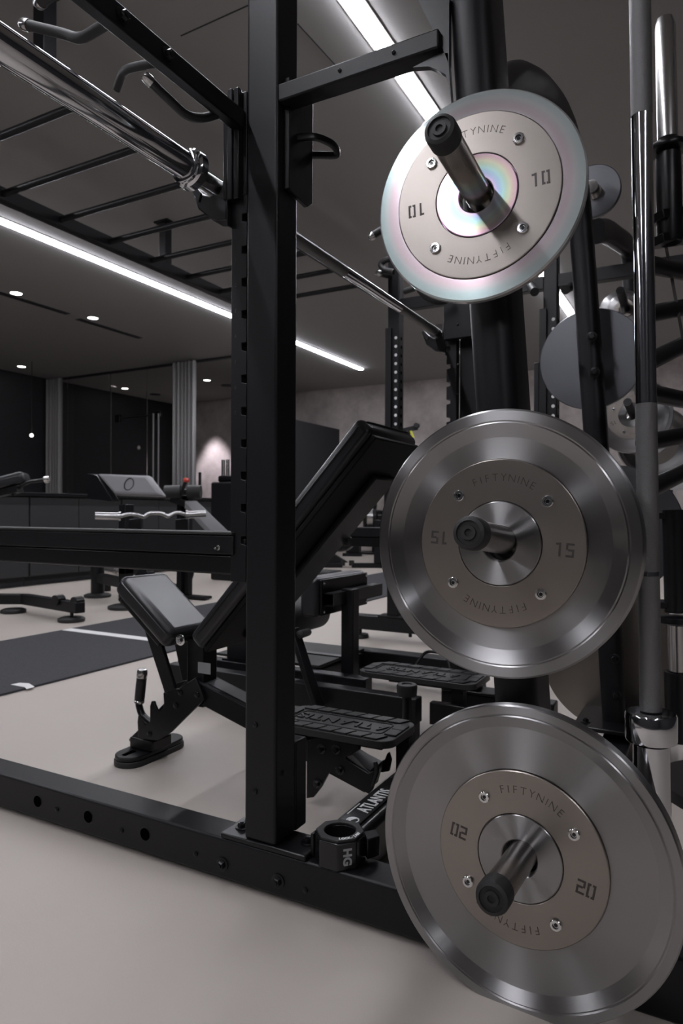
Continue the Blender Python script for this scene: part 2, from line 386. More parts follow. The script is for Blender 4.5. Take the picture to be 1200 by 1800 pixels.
# gussets between beam and the leaning post
gy=Y0+.012
MB().prism([onY(728,-6,gy),onY(786,-6,gy),onY(786,112,gy),onY(774,83,gy)],(0,.012,0)).build('gusset',M['coat2'],rack)
MB().prism([onY(722,118,gy),onY(750,116,gy),onY(764,121,gy),onY(780,130,gy),onY(787,150,gy),onY(791,185,gy),onY(784,92,gy),onY(768,94,gy)],(0,.012,0)).build('gusset',M['coat2'],rack)
# bracket with loop handle on the inside face of the near post
bq=[onX(500,141,XI+.001),onX(507,147,XI+.001),onX(541,184,XI+.001),onX(541,361,XI+.001),onX(532,366,XI+.001),onX(500,335,XI+.001)]
zt=bq[0].z; zb=bq[5].z; ya=bq[0].y; yb=bq[2].y
MB().prism(bq,(.009,0,0)).build('side_bracket',M['coat2'],rack,bevel=.0015)
MB().box((XI+.001,ya-.006,zb),(XI+.012,ya,zt)).build('bracket_edge',M['coat'],rack,bevel=.001)
zl=onX(520,240,XI+.01).z
lp=[Vector((XI+.008,ya+.03,zl)),Vector((XI+.040,ya+.045,zl+.002)),Vector((XI+.058,ya+.085,zl)),Vector((XI+.052,ya+.115,zl-.006)),Vector((XI+.008,ya+.085,zl-.008))]
MB().tube(path(lp,.018,6),0,flat=(.006,.0055,.002),upv=(0,0,1)).build('loop_handle',M['coat2'],rack)
# beam with grips running toward the camera along Y
pb=MB().box((-.803,-.25,H+.725),(-.780,Y0+.002,H+.762)).build('grip_beam',M['coat'],rack,bevel=.003)
# re-aim precisely: the outer end meets the strip head
bolt(onX(212,30,-.7795),(1,0,0),.0085,pb); bolt(onX(291,98,-.7795),(1,0,0),.0085,pb)
def grip(pxs, ds, r, cap, label=None):
    P=[at(px,py,d) for (px,py),d in zip(pxs,ds)]
    pa=path(P,.03,6); o=MB().tube(pa,r,seg=14).build('grip',M['rubber'],rack)
    if cap:
        u=(P[-1]-P[-2]).normalized(); c=MB().lathe(P[-1]-u*.002,u,[(r*1.12,0),(r*1.15,.003),(r*1.12,.012),(r*.8,.017),(0,.018)],16).build('end_cap',M['chromes'],o); c['label']='silver grip end cap'
grip([(186,42),(138,72),(112,62),(46,46)],[1.07,1.10,1.12,1.14],.0085,True)
grip([(268,112),(222,122),(212,130),(203,158)],[1.16,1.20,1.23,1.26],.0075,False)
grip([(385,200),(352,210),(325,205),(262,145)],[1.26,1.24,1.22,1.17],.0080,True)
grip([(110,-20),(92,-12),(70,4)],[.98,1.0,1.03],.0085,True)
# bracket plates sandwiching the strip head
MB().box((-.8235,Y0-.010,onY(408,352,Y0).z),(-.8135,Y0+.05,zs1-.005)).build('wear_plate',M['coat2'],rack,bevel=.002)
MB().box((-.8125,Y0-.012,onY(428,350,Y0).z),(-.801,Y0+.002,zs1+.004)).build('wear_plate',M['coat'],rack,bevel=.002)
MB().box((-.799,Y0-.010,onY(428,350,Y0).z),(-.787,Y0+.0025,zs1+.004)).build('wear_plate',M['coat2'],rack,bevel=.002)
# ------------------------------------------------------------------ J-hooks
BX=-.847; BZ=H+.632
def jhook(y, label, sgn=1):
    t=thing('j_hook',label,'bar hook',(BX+.03,y,BZ-.06),'hooks holding the barbell')
    # side profile in XZ (cup open upward), thickness along Y
    o=[(XO-.040,BZ-.075),(BX-.006,BZ-.066),(BX-.040,BZ-.038),(BX-.058,BZ+.006),(BX-.050,BZ+.012),(BX-.030,BZ-.010),(BX-.012,BZ-.0185),(BX+.012,BZ-.0185),(BX+.019,BZ-.004),(BX+.022,BZ+.034),(XO-.040,BZ+.040)]
    MB().prism([(x,y-.019,z) for x,z in o],(0,.038,0)).build('cup',M['gloss'],t,bevel=.003)
    MB().box((XO-.0395,y-.02,BZ-.085),(XO-.0375,y+.03,BZ+.085)).build('back_plate',M['coat2'],t)
    MB().prism([(BX-.058,y-.0225,BZ+.006),(BX-.050,y-.0225,BZ+.012),(BX-.030,y-.0225,BZ-.010),(BX-.036,y-.0225,BZ-.026)],(0,.003,0)).build('lip_edge',M['coat'],t)
jhook(Y0+.012,'black bar hook on the near slotted upright, under the barbell collar')
jhook(2.285,'black bar hook on the far slotted upright holding the barbell shaft')
# ------------------------------------------------------------------ barbell on the hooks
t=thing('barbell','chrome barbell racked across the power rack at the upper left','barbell',(BX,1.5,BZ))
ys=.957
MB().lathe((BX,0,BZ),(0,1,0),[(.0001,ys-.43),(.022,ys-.43),(.0245,ys-.425),(.0245,ys)],48).build('sleeve',M['chrome'],t)
MB().lathe((BX,0,BZ),(0,1,0),[(.026,ys-.001),(.031,ys+.002),(.032,ys+.005),(.028,ys+.007),(.032,ys+.009),(.0355,ys+.012),(.0365,ys+.027),(.033,ys+.031),(.020,ys+.032)],48).build('collar',M['chrome'],t)
MB().lathe((BX,0,BZ),(0,1,0),[(.0142,ys+.033),(.0142,ys+.24)],24).build('shaft_end',M['chromes'],t)
MB().lathe((BX,0,BZ),(0,1,0),[(.0142,ys+.2401),(.0142,ys+.62)],24).build('knurled_grip',M['knurl'],t)
MB().lathe((BX,0,BZ),(0,1,0),[(.0142,ys+.6201),(.0142,ys+.68)],24).build('shaft_ring',M['chrome'],t)
MB().lathe((BX,0,BZ),(0,1,0),[(.0142,ys+.6801),(.0142,ys+.98)],24).build('shaft_centre',M['chrome'],t)
MB().lathe((BX,0,BZ),(0,1,0),[(.0142,ys+.9801),(.0142,ys+1.29)],24).build('knurled_grip',M['knurl'],t)
MB().lathe((BX,0,BZ),(0,1,0),[(.035,ys+1.33),(.035,ys+1.36),(.0245,ys+1.362),(.0245,ys+1.78)],32).build('sleeve',M['chrome'],t)
MB().lathe((BX,0,BZ),(0,1,0),[(.0142,ys+1.2901),(.0142,ys+1.33)],24).build('shaft_end',M['chromes'],t)
# ------------------------------------------------------------------ safety bars
def safety(y0, y1, z0, z1, label, xr):
    t=thing('safety_bar',label,'safety bar',(-1.5,(y0+y1)/2,z0),'safety bars of the rack')
    zm=z0+(z1-z0)*.5
    MB().box((-2.255,y0,zm+.0005),(xr,y1,z1)).build('upper_channel',M['coat'],t,bevel=.003)
    MB().box((-2.255,y0+.006,z0),(xr+.008,y1-.004,zm)).build('lower_tube',M['coat2'],t,bevel=.004)
    MB().box((-2.255,y0-.004,z1+.0005),(xr,y1,z1+.0065)).build('rubber_strip',M['rubber'],t,bevel=.002)
    bolt((xr-.035,y0,(zm+z1)/2-.006),(0,-1,0),.0035,t,m='chromes')
    MB().box((xr+.0105,y0+.010,z0+.0),(xr+.022,y1,z1-.006)).build('end_hook',M['coat2'],t,bevel=.002)
zA=onY(425,942,Y0).z; zB=onY(425,1013,Y0).z
safety(Y0-.001,Y0+.055,zB,zA,'black safety bar running left from the near upright',onY(410,950,Y0).x)
zc=onY(600,926,2.2).z; zd=onY(600,959,2.2).z
t=thing('safety_bar','black safety bar between the far uprights, behind the raised backrest','safety bar',(-.9,2.2,zd),'safety bars of the rack')
MB().box((-1.36,2.175,(zc+zd)/2),(-.86,2.235,zc)).build('upper_channel',M['coat'],t,bevel=.003); MB().box((-1.36,2.18,zd),(-.85,2.23,(zc+zd)/2-.0005)).build('lower_tube',M['coat2'],t,bevel=.003)
# ================================================================== PLATE TREE
LEAN=-.07
def tx(z): return -.249+LEAN*(z-H+.60)          # X of the leaning posts at height z
def plate_tree(dy, label, top, pegs, far=True, yb=2.17):
    t=thing('plate_tree',label,'plate rack',(tx(0),1.125+dy,0),'leaning plate trees')
    Y=1.128+dy; z0=.075
    def P(y,z): return Vector((tx(z),y+dy,z))
    if far:
        MB().tube([P(1.128,z0),P(1.128,1.2),P(1.128,2.3)],0,flat=(.065,.0345,.026),upv=(0,1,0)).build('post',M['coat'],t)
        pts=[P(1.16,H+.70),P(1.335,H+.845),P(1.60,H+.975),P(1.84,H+1.055),P(2.02,H+1.075),P(2.13,H+1.03),P(2.18,H+.93),P(2.19,H+.8),P(2.19,.5),P(2.17,z0)]
        MB().tube(path(pts,.12,6),0,flat=(.0335,.042,.026),upv=(1,0,0)).build('rear_leg',M['coat'],t)
    # feet and base
    if far:
        MB().box((-.13,1.07+dy,.0),(.14,1.26+dy,.095)).build('base_plate',M['coat2'],t,bevel=.004)
        MB().box((tx(0)-.035,1.13+dy,.0),(tx(0)+.045,2.32+dy,.074)).build('base_tube',M['coat'],t,bevel=.006)
        MB().box((tx(0)-.11,2.05+dy,.0955),(tx(0)+.11,2.33+dy,.108)).build('base_plate',M['coat2'],t,bevel=.003)
        bolt((tx(0)-.08,2.10+dy,.108),(0,0,1),.010,t); bolt((tx(0)+.08,2.10+dy,.108),(0,0,1),.010,t)
        for px,py in ((1038,588),(1043,651),(1080,1158),(1083,1222)):
            q=onY(px,py,2.11); bolt((q.x,2.125+dy,q.z),(0,-1,0),.010,t)
    return t
tree=plate_tree(0,'leaning black plate tree in the foreground carrying three steel plates',1,1)
def peg(y, x, z, parent, s=-1, L=.215, tilt=.095):
    a=Vector((x,y,z)); u=Vector((0,s,tilt)).normalized()
    p=MB().cyl(a,a+u*L,.0205,seg=32).build('peg',M['peg'],parent)
    MB().lathe(a,u,[(.034,-.01),(.034,.006),(.026,.012),(.0255,.030),(.0206,.031)],28).build('flange',M['coat2'],p)
    MB().lathe(a+u*(L-.0175),u,[(.0207,0),(.0222,.001),(.0222,.022),(.0205,.027),(.016,.029),(.0155,.026),(.010,.026),(.0095,.029),(.005,.029),(.0045,.026),(0,.026)],32).build('end_cap',M['rubber'],p)
    return p
PEG=[((838,350),(765,226)),((885,955),(818,945)),((922,1500),(862,1594))]
for (b_,t_) in PEG:
    q=onY(*b_,1.02); peg(1.068,q.x+.002,q.z+.000,tree)
q=onY(838,350,1.02)
# ------------------------------------------------------------------ weight plates
def digit(ch,x,mb,s):
    h=.020*s; wd=.0115*s; k=.0030*s; z0,z1=.0,.0004
    def bar(a,b,c,d): mb.box((x+a,b,z0),(x+c,d,z1))
    if ch=='1': bar(.004*s,-h/2,.004*s+k,h/2); bar(.0*s,h/2-.0035*s,.004*s,h/2-.0005*s)
    elif ch=='0':
        bar(0,-h/2,k,h/2);bar(wd-k,-h/2,wd,h/2);bar(k,h/2-k,wd*.42,h/2);bar(wd*.58,h/2-k,wd-k,h/2);bar(k,-h/2,wd*.42,-h/2+k);bar(wd*.58,-h/2,wd-k,-h/2+k)
    elif ch=='5':
        bar(0,h/2-k,wd,h/2);bar(0,0,k,h/2-k);bar(k,-k/2,wd,k/2);bar(wd-k,-h/2,wd,-k/2);bar(0,-h/2,wd-k,-h/2+k)
    elif ch=='2':
        bar(0,h/2-k,wd,h/2);bar(wd-k,0,wd,h/2-k);bar(0,-k/2,wd-k,k/2);bar(0,-h/2,k,-k/2);bar(k,-h/2,wd,-h/2+k)
def weight_plate(kg, c, roll, yaw=0, pit=0, label='', face=-1, group=None, marks=True, extra=1.0):
    R={10:.160,15:.200,20:.2218,5:.115,2:.085}[kg]
    t=thing('weight_plate',label,'weight plate',c,group)
    t.rotation_mode='QUATERNION'
    base=Matrix.Rotation(math.pi/2,4,'X') if face<0 else Matrix.Rotation(-math.pi/2,4,'X')
    t.rotation_quaternion=(Matrix.Rotation(yaw,4,'Z')@Matrix.Rotation(-pit,4,'X')@base).to_quaternion()
    hr=.0262
    if kg==20: prof=[(.1275,.002),(.186,.0015),(.188,.0018),(.2045,.0105),(.2065,.0095),(.2085,.0108),(.2198,.0108),(.2218,.0085),(.2218,-.010),(.2198,-.012)]
    elif kg==15: prof=[(.1275,.002),(.158,.0015),(.1595,.0018),(.1790,.0095),(.1810,.0085),(.1830,.0098),(.1972,.0098),(.200,.007),(.200,-.009),(.198,-.011)]
    elif kg==10: prof=[(.1275,.0045),(.1575,.0040),(.160,.0015),(.160,-.008),(.158,-.010)]
    else: prof=[(R*.6,.006),(R*.93,.0055),(R,.003),(R,-.008),(R*.97,-.010)]
    fr=.1265 if R>.15 else R*.6
    body=[(hr,0.0)]+[(fr,0.0),(fr,prof[0][1])]+prof+[(hr,prof[-1][1])]
    MB().lathe((0,0,0),(0,0,1),body,128,closed=True).build('disc',M['satin' if face>0 and kg==20 else 'ground' if face>0 else 'polished' if kg==10 and marks else 'turned'],t,local=True,smooth=18)
    h2=.0625 if R>.15 else R*.33
    MB().lathe((0,0,0),(0,0,1),[(h2+.0012,.0001),(fr-.001,.0001),(fr-.001,.0062),(fr-.0022,.0072),(h2+.002,.0072),(h2+.0012,.0065)],96,closed=True).build('face_plate',M['satin'],t,local=True,smooth=25)
    MB().lathe((0,0,0),(0,0,1),[(hr,.0001),(h2,.0001),(h2,.0070),(h2-.001,.0080),(hr+.0015,.0080),(hr,.0065)],96,closed=True).build('hub_ring',M['polished' if kg==10 and marks else 'turned'],t,local=True,smooth=25)
    if not marks: return t
    br=.0948
    for k in range(4):
        a=roll+math.radians(45+90*k); p=Vector((br*math.cos(a),br*math.sin(a),.0072))
        o=MB().lathe(p,(0,0,1),[(.0085,0),(.0085,.0035),(.0075,.0045),(.0045,.0046),(.0035,.0018),(0,.0018)],20).build('screw',M['screw'],t,local=True,smooth=30)
        MB().cyl(p+Vector((0,0,.0018)),p+Vector((0,0,.0022)),.0030,seg=6).build('socket',M['gloss'],o,local=True)
    word='FIFTYNINE'
    adv=[.0072 if ch=='I' else .0126 for ch in word]; tot=sum(adv)
    for half in (0,math.pi):
        s=-tot/2; mb=MB()
        for ch,ad in zip(word,adv):
            mid=s+ad/2; s+=ad; ang=roll+math.pi/2-mid/.098+half; e=Vector((math.cos(ang),math.sin(ang),0)); u=Vector((math.sin(ang),-math.cos(ang),0))
            tm=text_mb(ch,.0165,e*.098+Vector((0,0,.0073)),u,e,lift=.0004,bold=-.00035)
            mb.add(tm.v,tm.f)
        mb.build('engraved_word',M['engrave'],t,local=True)
        d=MB(); digit(str(kg)[0],-.0125,d,1); digit(str(kg)[1],.0015,d,1)
        ang=roll+half; e=Vector((math.cos(ang),math.sin(ang),0)); v=Vector((-math.sin(ang),math.cos(ang),0))
        mb=MB(); mb.add([e*(.0955+p.x)+v*p.y+Vector((0,0,.0072+p.z)) for p in d.v],d.f); mb.build('engraved_number',M['engrave'],t,local=True)
    return t
PY=1.012
c10=onY(836.7,345.7,1.0); c15=onY(879.5,954,1.0); c20=onY(917,1505,1.0)
sc=PY/1.0
def sc_(c): return Vector((c.x*sc,PY,(c.z-H)*sc+H))
weight_plate(10,sc_(c10),math.radians(3),.037,.0155,'small steel plate marked 10, topmost on the foreground plate tree')
weight_plate(15,sc_(c15),math.radians(-4),-.0365,-.0014,'steel plate marked 15, in the middle of the foreground plate tree')
weight_plate(20,sc_(c20),math.radians(-10),-.0604,.0425,'largest steel plate marked 20, lowest on the foreground plate tree')
# plates hanging on the far side of the rear leg, seen from behind
Yr=2.30
for kg,c,l in ((10,(1038,630),'blank grey steel disc hanging behind the rear leg, beside the 10 plate'),(15,(1079,928),'dark steel disc behind the rear leg, mostly hidden by the 15 plate'),(20,(1082,1160),'beige-reflecting steel disc low behind the rear leg, right of the 15 plate'),(2,(1040,337),'little steel disc peeking out behind the rear leg near the curved top')):
    q=onY(*c,Yr); weight_plate(kg,q,0,0,0,l,face=1,marks=False)
    MB().cyl((q.x+.0,2.26,q.z+.004),(q.x,2.42,q.z+.012),.0205).build('peg',M['peg'],tree)
# ------------------------------------------------------------------ far plate tree
t2=thing('plate_tree','black plate tree further back, seen between the upright barbell and the grey disc','plate rack',(-.2,4.1,0),'leaning plate trees')
def q2(px,py,y=4.05): return onY(px,py,y)
pts=[onY(1046,405,3.3),onY(1062,404,3.5),onY(1104,432,4.05),onY(1106,520,4.05),onY(1128,760,4.05),onY(1145,1080,4.05)]
pts[-1].z=.02
MB().tube(path(pts,.35,10),0,flat=(.036,.055,.028),upv=(1,0,0)).build('post',M['coat'],t2)
MB().box((pts[-1].x-.3,3.6,0),(pts[-1].x+.3,4.4,.03)).build('base_plate',M['coat2'],t2,bevel=.004)
for c,kg,l in (((1096,541),2,'small shiny plate, front of the stack high on the far plate tree'),((1090,546),5,'small steel plate behind the little one high on the far plate tree'),((1109,728),15,'steel plate lower on the far plate tree, beside the upright barbell')):
    yy=3.88 if kg!=5 else 3.93
    q=onY(*c,yy); weight_plate(kg,q,.4,0,0,l,marks=(kg==15))
    if kg!=5:
        a=Vector((q.x,4.02,q.z)); MB().cyl(a,a+Vector((0,-.34,.04)),.0205).build('peg',M['coat2'],t2)
q=onY(1150,775,4.15); weight_plate(15,q,.2,.3,0,'steel plate at the rear of the far plate tree, low at right',marks=False)
# ================================================================== UPRIGHT BARBELL
t=thing('upright_barbell','chrome barbell standing upright at the right, before the leg of the plate tree','barbell',(-.06,1.06,.096))
b=onY(1145,1272,1.06); a=onY(1120,-60,1.06); u=(a-b).normalized()
def seg(p0,p1,r,m,name): return MB().cyl(p0,p1,r,seg=32).build(name,m,t)
k0=(b.z-.10)/u.z
def h(py): return b+u*((onY(1140,py,1.06).z-b.z)/u.z)
MB().lathe(b-u*(k0-.003),u,[(0,0),(.022,0),(.0245,.003),(.0245,k0-.03)],40).build('sleeve',M['chrome'],t)
MB().lathe(h(1300),u,[(.0250,0),(.0335,.001),(.0345,.004),(.0345,.037),(.0325,.041),(.0145,.042)],40).build('collar',M['chrome'],t)
seg(h(1246),h(1010),.0146,M['knurl'],'knurled_grip'); seg(h(1009.5),h(1003),.0140,M['chrome'],'knurl_ring'); seg(h(1002.5),h(708),.0146,M['knurl'],'knurled_grip')
seg(h(707.5),h(199),.0142,M['chrome'],'shaft'); seg(h(198.5),h(-60),.0146,M['knurl'],'centre_knurl')
# ------------------------------------------------------------------ storage stand at right edge with radiating arms
Ys=1.9
t=thing('bar_storage_stand','black storage stand at the right edge with angled tubular arms','storage stand',(.08,2.0,0))
MB().cyl((.08,2.0,0),(.08,2.0,2.2),.04).build('post',M['coat'],t); MB().cyl((.08,2.0,0),(.08,2.0,.03),.2,seg=32).build('base',M['coat2'],t)
for dy in (0,225):
    for (p0,p1,d0,d1) in (((1130,462),(1212,478),1.75,1.95),((1130,552),(1212,536),1.80,1.95),((1135,636),(1212,598),1.7,1.95)):
        a=at(p0[0],p0[1]+dy,d0); b=at(p1[0],p1[1]+dy,d1); b2=b+(b-a)*.12
        MB().cyl(a,b2,.0235,seg=20).build('arm',M['coat'],t)
for (y0,y1) in ((383,372),(424,413)):
    a=onY(1146,y0,1.93); b=onY(1215,y1,2.02); MB().beam(a,b,.07,.022).build('holder_plate',M['coat2'],t,bevel=.002)
for (y0,y1) in ((905,903),(1060,1058)):
    a=onY(1150,y0,1.95); b=onY(1215,y1,1.98); MB().beam(a,b,.06,.016).build('holder_plate',M['coat2'],t,bevel=.002)
MB().beam(onY(1166,418,2.1),onY(1200,600,2.1),.008,.03,(0,1,0)).build('brace_strip',M['brown'],t)
def dumb(pt,pb,label,flags):
    a=onY(*pt,1.95); b=onY(*pb,1.95); u=(a-b).normalized(); L=(a-b).length
    t=thing('loadable_dumbbell_handle',label,'dumbbell handle',b,'loadable handles in the storage stand')
    s=.36*L if flags else .2*L
    def P(k): return b+u*(L*k)
    if flags:
        MB().lathe(P(.46),u,[(.0249,0),(.0249,L*.50),(.020,L*.535),(0,L*.54)],32).build('sleeve',M['chromes'],t)
        MB().lathe(P(.40),u,[(.026,0),(.047,.004),(.049,.010),(.047,.018),(.026,.0285)],32).build('collar',M['coat2'],t)
        MB().lathe(P(0),u,[(.028,0),(.031,.01),(.0305,.39*L)],28).build('grip',M['coat2'],t)
    else:
        MB().lathe(P(.55),u,[(.030,0),(.0305,.44*L)],28).build('grip',M['coat2'],t)
        MB().lathe(P(.50),u,[(.026,0),(.047,.004),(.049,.010),(.047,.018),(.026,.022)],32).build('collar',M['coat2'],t)
        MB().lathe(P(.30),u,[(.0249,0),(.0249,.195*L)],32).build('sleeve',M['chromes'],t)
        MB().lathe(P(0),u,[(.034,0),(.034,.295*L)],28).build('lower_grip',M['coat2'],t)
dumb((1165,30),(1176,425),'upright dumbbell handle with bright bare sleeve, top right of the picture',True)
dumb((1186,890),(1196,1300),'upright dumbbell handle low at the right edge, beside the upright barbell collar',False)
# small sign far at right
a=onY(1177,828,6.0); t=thing('wall_sign','small pale sign with dark letters far behind, right of the upright barbell','sign',(a.x,a.y,0))
MB().box((a.x-.16,6.0,a.z-.14),(a.x+.16,6.03,a.z+.12)).build('panel',M['curtain'],t); MB().box((a.x-.02,6.005,0),(a.x+.02,6.025,a.z-.1405)).build('stand',M['coat'],t)
text_mb('ALL',.10,(a.x-.0,5.9985,a.z+.02),X,Zv,bold=.004).build('lettering',M['gloss'],t)
# ================================================================== INCLINE BENCH
bench=thing('adjustable_bench','black adjustable bench with raised backrest standing inside the rack','bench',(-1.1,1.5,0))
R_=Vector
def slab(pxs, y, th, name, m, parent, bevel=.002):
    return MB().prism([onY(px,py,y) for px,py in pxs],(0,th,0)).build(name,m,parent,bevel=bevel)
def z7(pts): return [(190+x/5,1000+y/5) for x,y in pts]
def z8(pts): return [(480+x/5,1270+y/5) for x,y in pts]
# backrest
p0=onY(335,1122,1.37); p1=onY(626,742,1.37); u=(p1-p0).normalized(); n=Vector((-u.z,0,u.x)); L=(p1-p0).length
def pad(p0,u,n,L,y0,y1,T,name,parent,m='vinyl',rnd=.022):
    c=Vector(((p0+u*L/2).x,(y0+y1)/2,(p0+u*L/2).z))-n*T/2
    o=MB().obox(c,u,Yv,n,L,y1-y0,T).build(name,M[m],parent,bevel=rnd,seg=5,smooth=60)
    return o,c
bk,c=pad(p0+n*.006,u,n,L+.012,1.366,1.644,.052,'backrest_pad',bench,rnd=.016)
# seam piping around the pad
def piping(c,u,v,n,L,W,off,r,parent):
    P=[]; rr=.03
    for sx,sy,t0 in ((1,1,0),(-1,1,90),(-1,-1,180),(1,-1,270)):
        for k in range(6):
            t=math.radians(t0+18*k); P.append(c+u*(sx*(L/2-rr)+rr*math.cos(t))+v*(sy*(W/2-rr)+rr*math.sin(t))+n*off)
    return MB().tube(P,r,seg=6,closed=True).build('piping',M['vinyl'],parent)
piping(c,u,Yv,n,L+.014,.280,.008,.0025,bk)
MB().obox(c-n*.0335,u,Yv,n,L-.004,.262,.014).build('backing_board',M['board'],bench,bevel=.003)
MB().obox(c-n*.0485-u*.03+Vector((0,.045,0)),u,Yv,n,L-.14,.12,.015).build('backrest_rail',M['coat'],bench,bevel=.004)
q=c-n*.052+u*.04+Vector((0,.106,0)); MB().lathe(q,(0,1,0),[(.010,0),(.014,.004),(.014,.016),(.010,.02)],16).build('rail_knob',M['rubber'],bench)
bolt(onY(318,1126,1.362),(0,-1,0),.010,bench,m='screw')
# seat
s0=onY(305,1118,1.385); s1=onY(219,1020,1.385); us=(s1-s0).normalized(); ns=Vector((us.z,0,-us.x)); 
if ns.z<0: ns=-ns
st,cs2=pad(s0+ns*.004,us,ns,(s1-s0).length+.02,1.385,1.56,.062,'seat_pad',bench)
piping(cs2,us,Yv,ns,(s1-s0).length+.022,.177,.012,.0025,st)
MB().obox(cs2-ns*.040,us,Yv,ns,(s1-s0).length-.04,.14,.016).build('seat_board',M['coat2'],bench,bevel=.004)
# link arms, centre post, side plates
slab(z7([(300,480),(315,435),(345,440),(460,640),(590,1060),(500,1095)]),1.42,.012,'link_arm',M['coat'],bench)
slab(z7([(572,600),(690,600),(768,900),(745,975),(655,990)]),1.55,.012,'link_arm',M['coat'],bench)
pp=onY(356,1185,1.5); MB().box((pp.x-.03,1.47,.18),(pp.x+.03,1.53,onY(356,1120,1.5).z)).build('centre_post',M['coat'],bench,bevel=.004)
lb=onY(360,1176,1.4695); MB().box((lb.x-.022,1.4688,lb.z-.014),(lb.x+.022,1.4697,lb.z+.016)).build('rating_label',M['greyprint'],bench)
pl=[(270,1500),(262,1350),(268,1295),(290,1290),(330,1375),(372,1350),(372,1210),(385,1168),(405,1170),(415,1205),(442,1262),(480,1240),(495,1200),(488,1100),(520,1050),(620,1060),(770,960),(850,1150),(560,1440),(440,1520)]
slab(z7(pl),1.45,.009,'side_plate',M['coat2'],bench); slab(z7([(350,1480),(500,1230),(600,1010),(770,960),(850,1150),(600,1400)]),1.535,.009,'side_plate',M['coat2'],bench)
for x,y in ((520,1075),(640,1090),(600,1205),(370,1455),(785,1110)): q=onY(190+x/5,1000+y/5,1.4495); rivet(q,(0,-1,0),.009,bench)
f0=onY(250,1318,1.5); f1=onY(352,1206,1.5)
MB().beam(f0+Vector((0,0,.015)),f1,.07,.055).build('front_spine',M['coat'],bench,bevel=.004)
r0=Vector((f1.x,1.5,f1.z)); r1=onY(660,1366,1.5)
MB().beam(r0,r1,.075,.058).build('rear_spine',M['coat'],bench,bevel=.004)
MB().beam(r0+Vector((.05,0,.0165)),r0+(r1-r0)*.45+Vector((0,0,.0305)),.05,.004).build('spine_strip',M['vinyl'],bench,bevel=.001)
# handle with silver end
hp=[onY(266,1272,1.46),onY(250,1258,1.46),onY(245,1240,1.46),onY(246,1232,1.46)]
hd=MB().tube(path(hp,.02,5),.010,seg=14).build('handle_stem',M['coat2'],bench)
g0=onY(246,1234,1.46); g1=onY(250,1192,1.46); uu=(g1-g0).normalized(); GL=(g1-g0).length
MB().lathe(g0,uu,[(.0135,.004),(.0145,.008),(.0145,GL-.001)],20).build('rubber_grip',M['rubber'],hd)
MB().lathe(g0-uu*.004,uu,[(.0135,0),(.0150,.001),(.0150,.006),(.0135,.0075)],20).build('grip_ring',M['chromes'],hd)
MB().lathe(g1,uu,[(.0145,0),(.0150,.001),(.0150,.018),(.012,.024),(0,.025)],20).build('grip_cap',M['chromes'],hd)
# front foot (stadium pads)
def stadium(cx,y0,y1,r,z0,z1,n=10):
    P=[(cx+r*math.cos(math.pi*k/n),y1-r+r*math.sin(math.pi*k/n)) for k in range(n+1)]+[(cx-r*math.cos(math.pi*k/n),y0+r-r*math.sin(math.pi*k/n)) for k in range(n+1)]
    return MB().prism([(x,y,z0) for x,y in P],(0,0,z1-z0))
ft=Vector((-1.452,0,0))
stadium(-1.455,1.385,1.630,.048,0,.016).build('rubber_foot',M['rubber'],bench,bevel=.002)
stadium(-1.455,1.388,1.627,.045,.0162,.030).build('foot_shell',M['coat2'],bench,bevel=.003)
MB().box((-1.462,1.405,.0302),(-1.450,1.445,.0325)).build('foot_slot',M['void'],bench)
MB().box((-1.49,1.46,.0302),(-1.40,1.54,.062)).build('foot_block',M['coat2'],bench,bevel=.004)
# rear foot bar with maker plate
MB().box((-.66,1.136,.012),(-.58,1.78,.108)).build('rear_foot_bar',M['coat2'],bench,bevel=.014,seg=4)
MB().box((-.655,1.15,0),(-.585,1.20,.0118)).build('rubber_pad',M['rubber'],bench); MB().box((-.655,1.70,0),(-.585,1.76,.0118)).build('rubber_pad',M['rubber'],bench)
la=onZ(613,1447,.109); lb=onZ(697,1377,.109); lx=-.624
pt_=MB().box((lx-.022,la.y-.012,.1083),(lx+.024,lb.y+.02,.1125)).build('name_plate',M['gloss'],bench,bevel=.001)
LY=lb.y-la.y
text_mb('ATLANTIS',.040,(lx+.005,(1.228+1.372)/2,.1128),Yv,-X,bold=.0005,spacing=1.06,sx=.66).build('lettering',M['print'],pt_)
MB().lathe((lx+.005,la.y+.010,.1126),(0,0,1),[(.0105,0),(.0130,0),(.0130,.0006),(.0105,.0006)],24,closed=True).build('logo_ring',M['print'],pt_)
MB().prism([(lx+.005+.0095*math.cos(a_),la.y+.010+.0095*math.sin(a_),.1126) for a_ in [math.radians(q) for q in range(60,300,20)]]+[(lx+.002,la.y+.006,.1126),(lx+.006,la.y+.014,.1126)],(0,0,.0006)).build('logo_wave',M['print'],pt_)
for k in range(9): 
    yy=la.y+.03+k*.0062; MB().box((lx-.0185,yy,.1126),(lx-.0160,yy+.0045,.1130)).build('small_print',M['print'],pt_)
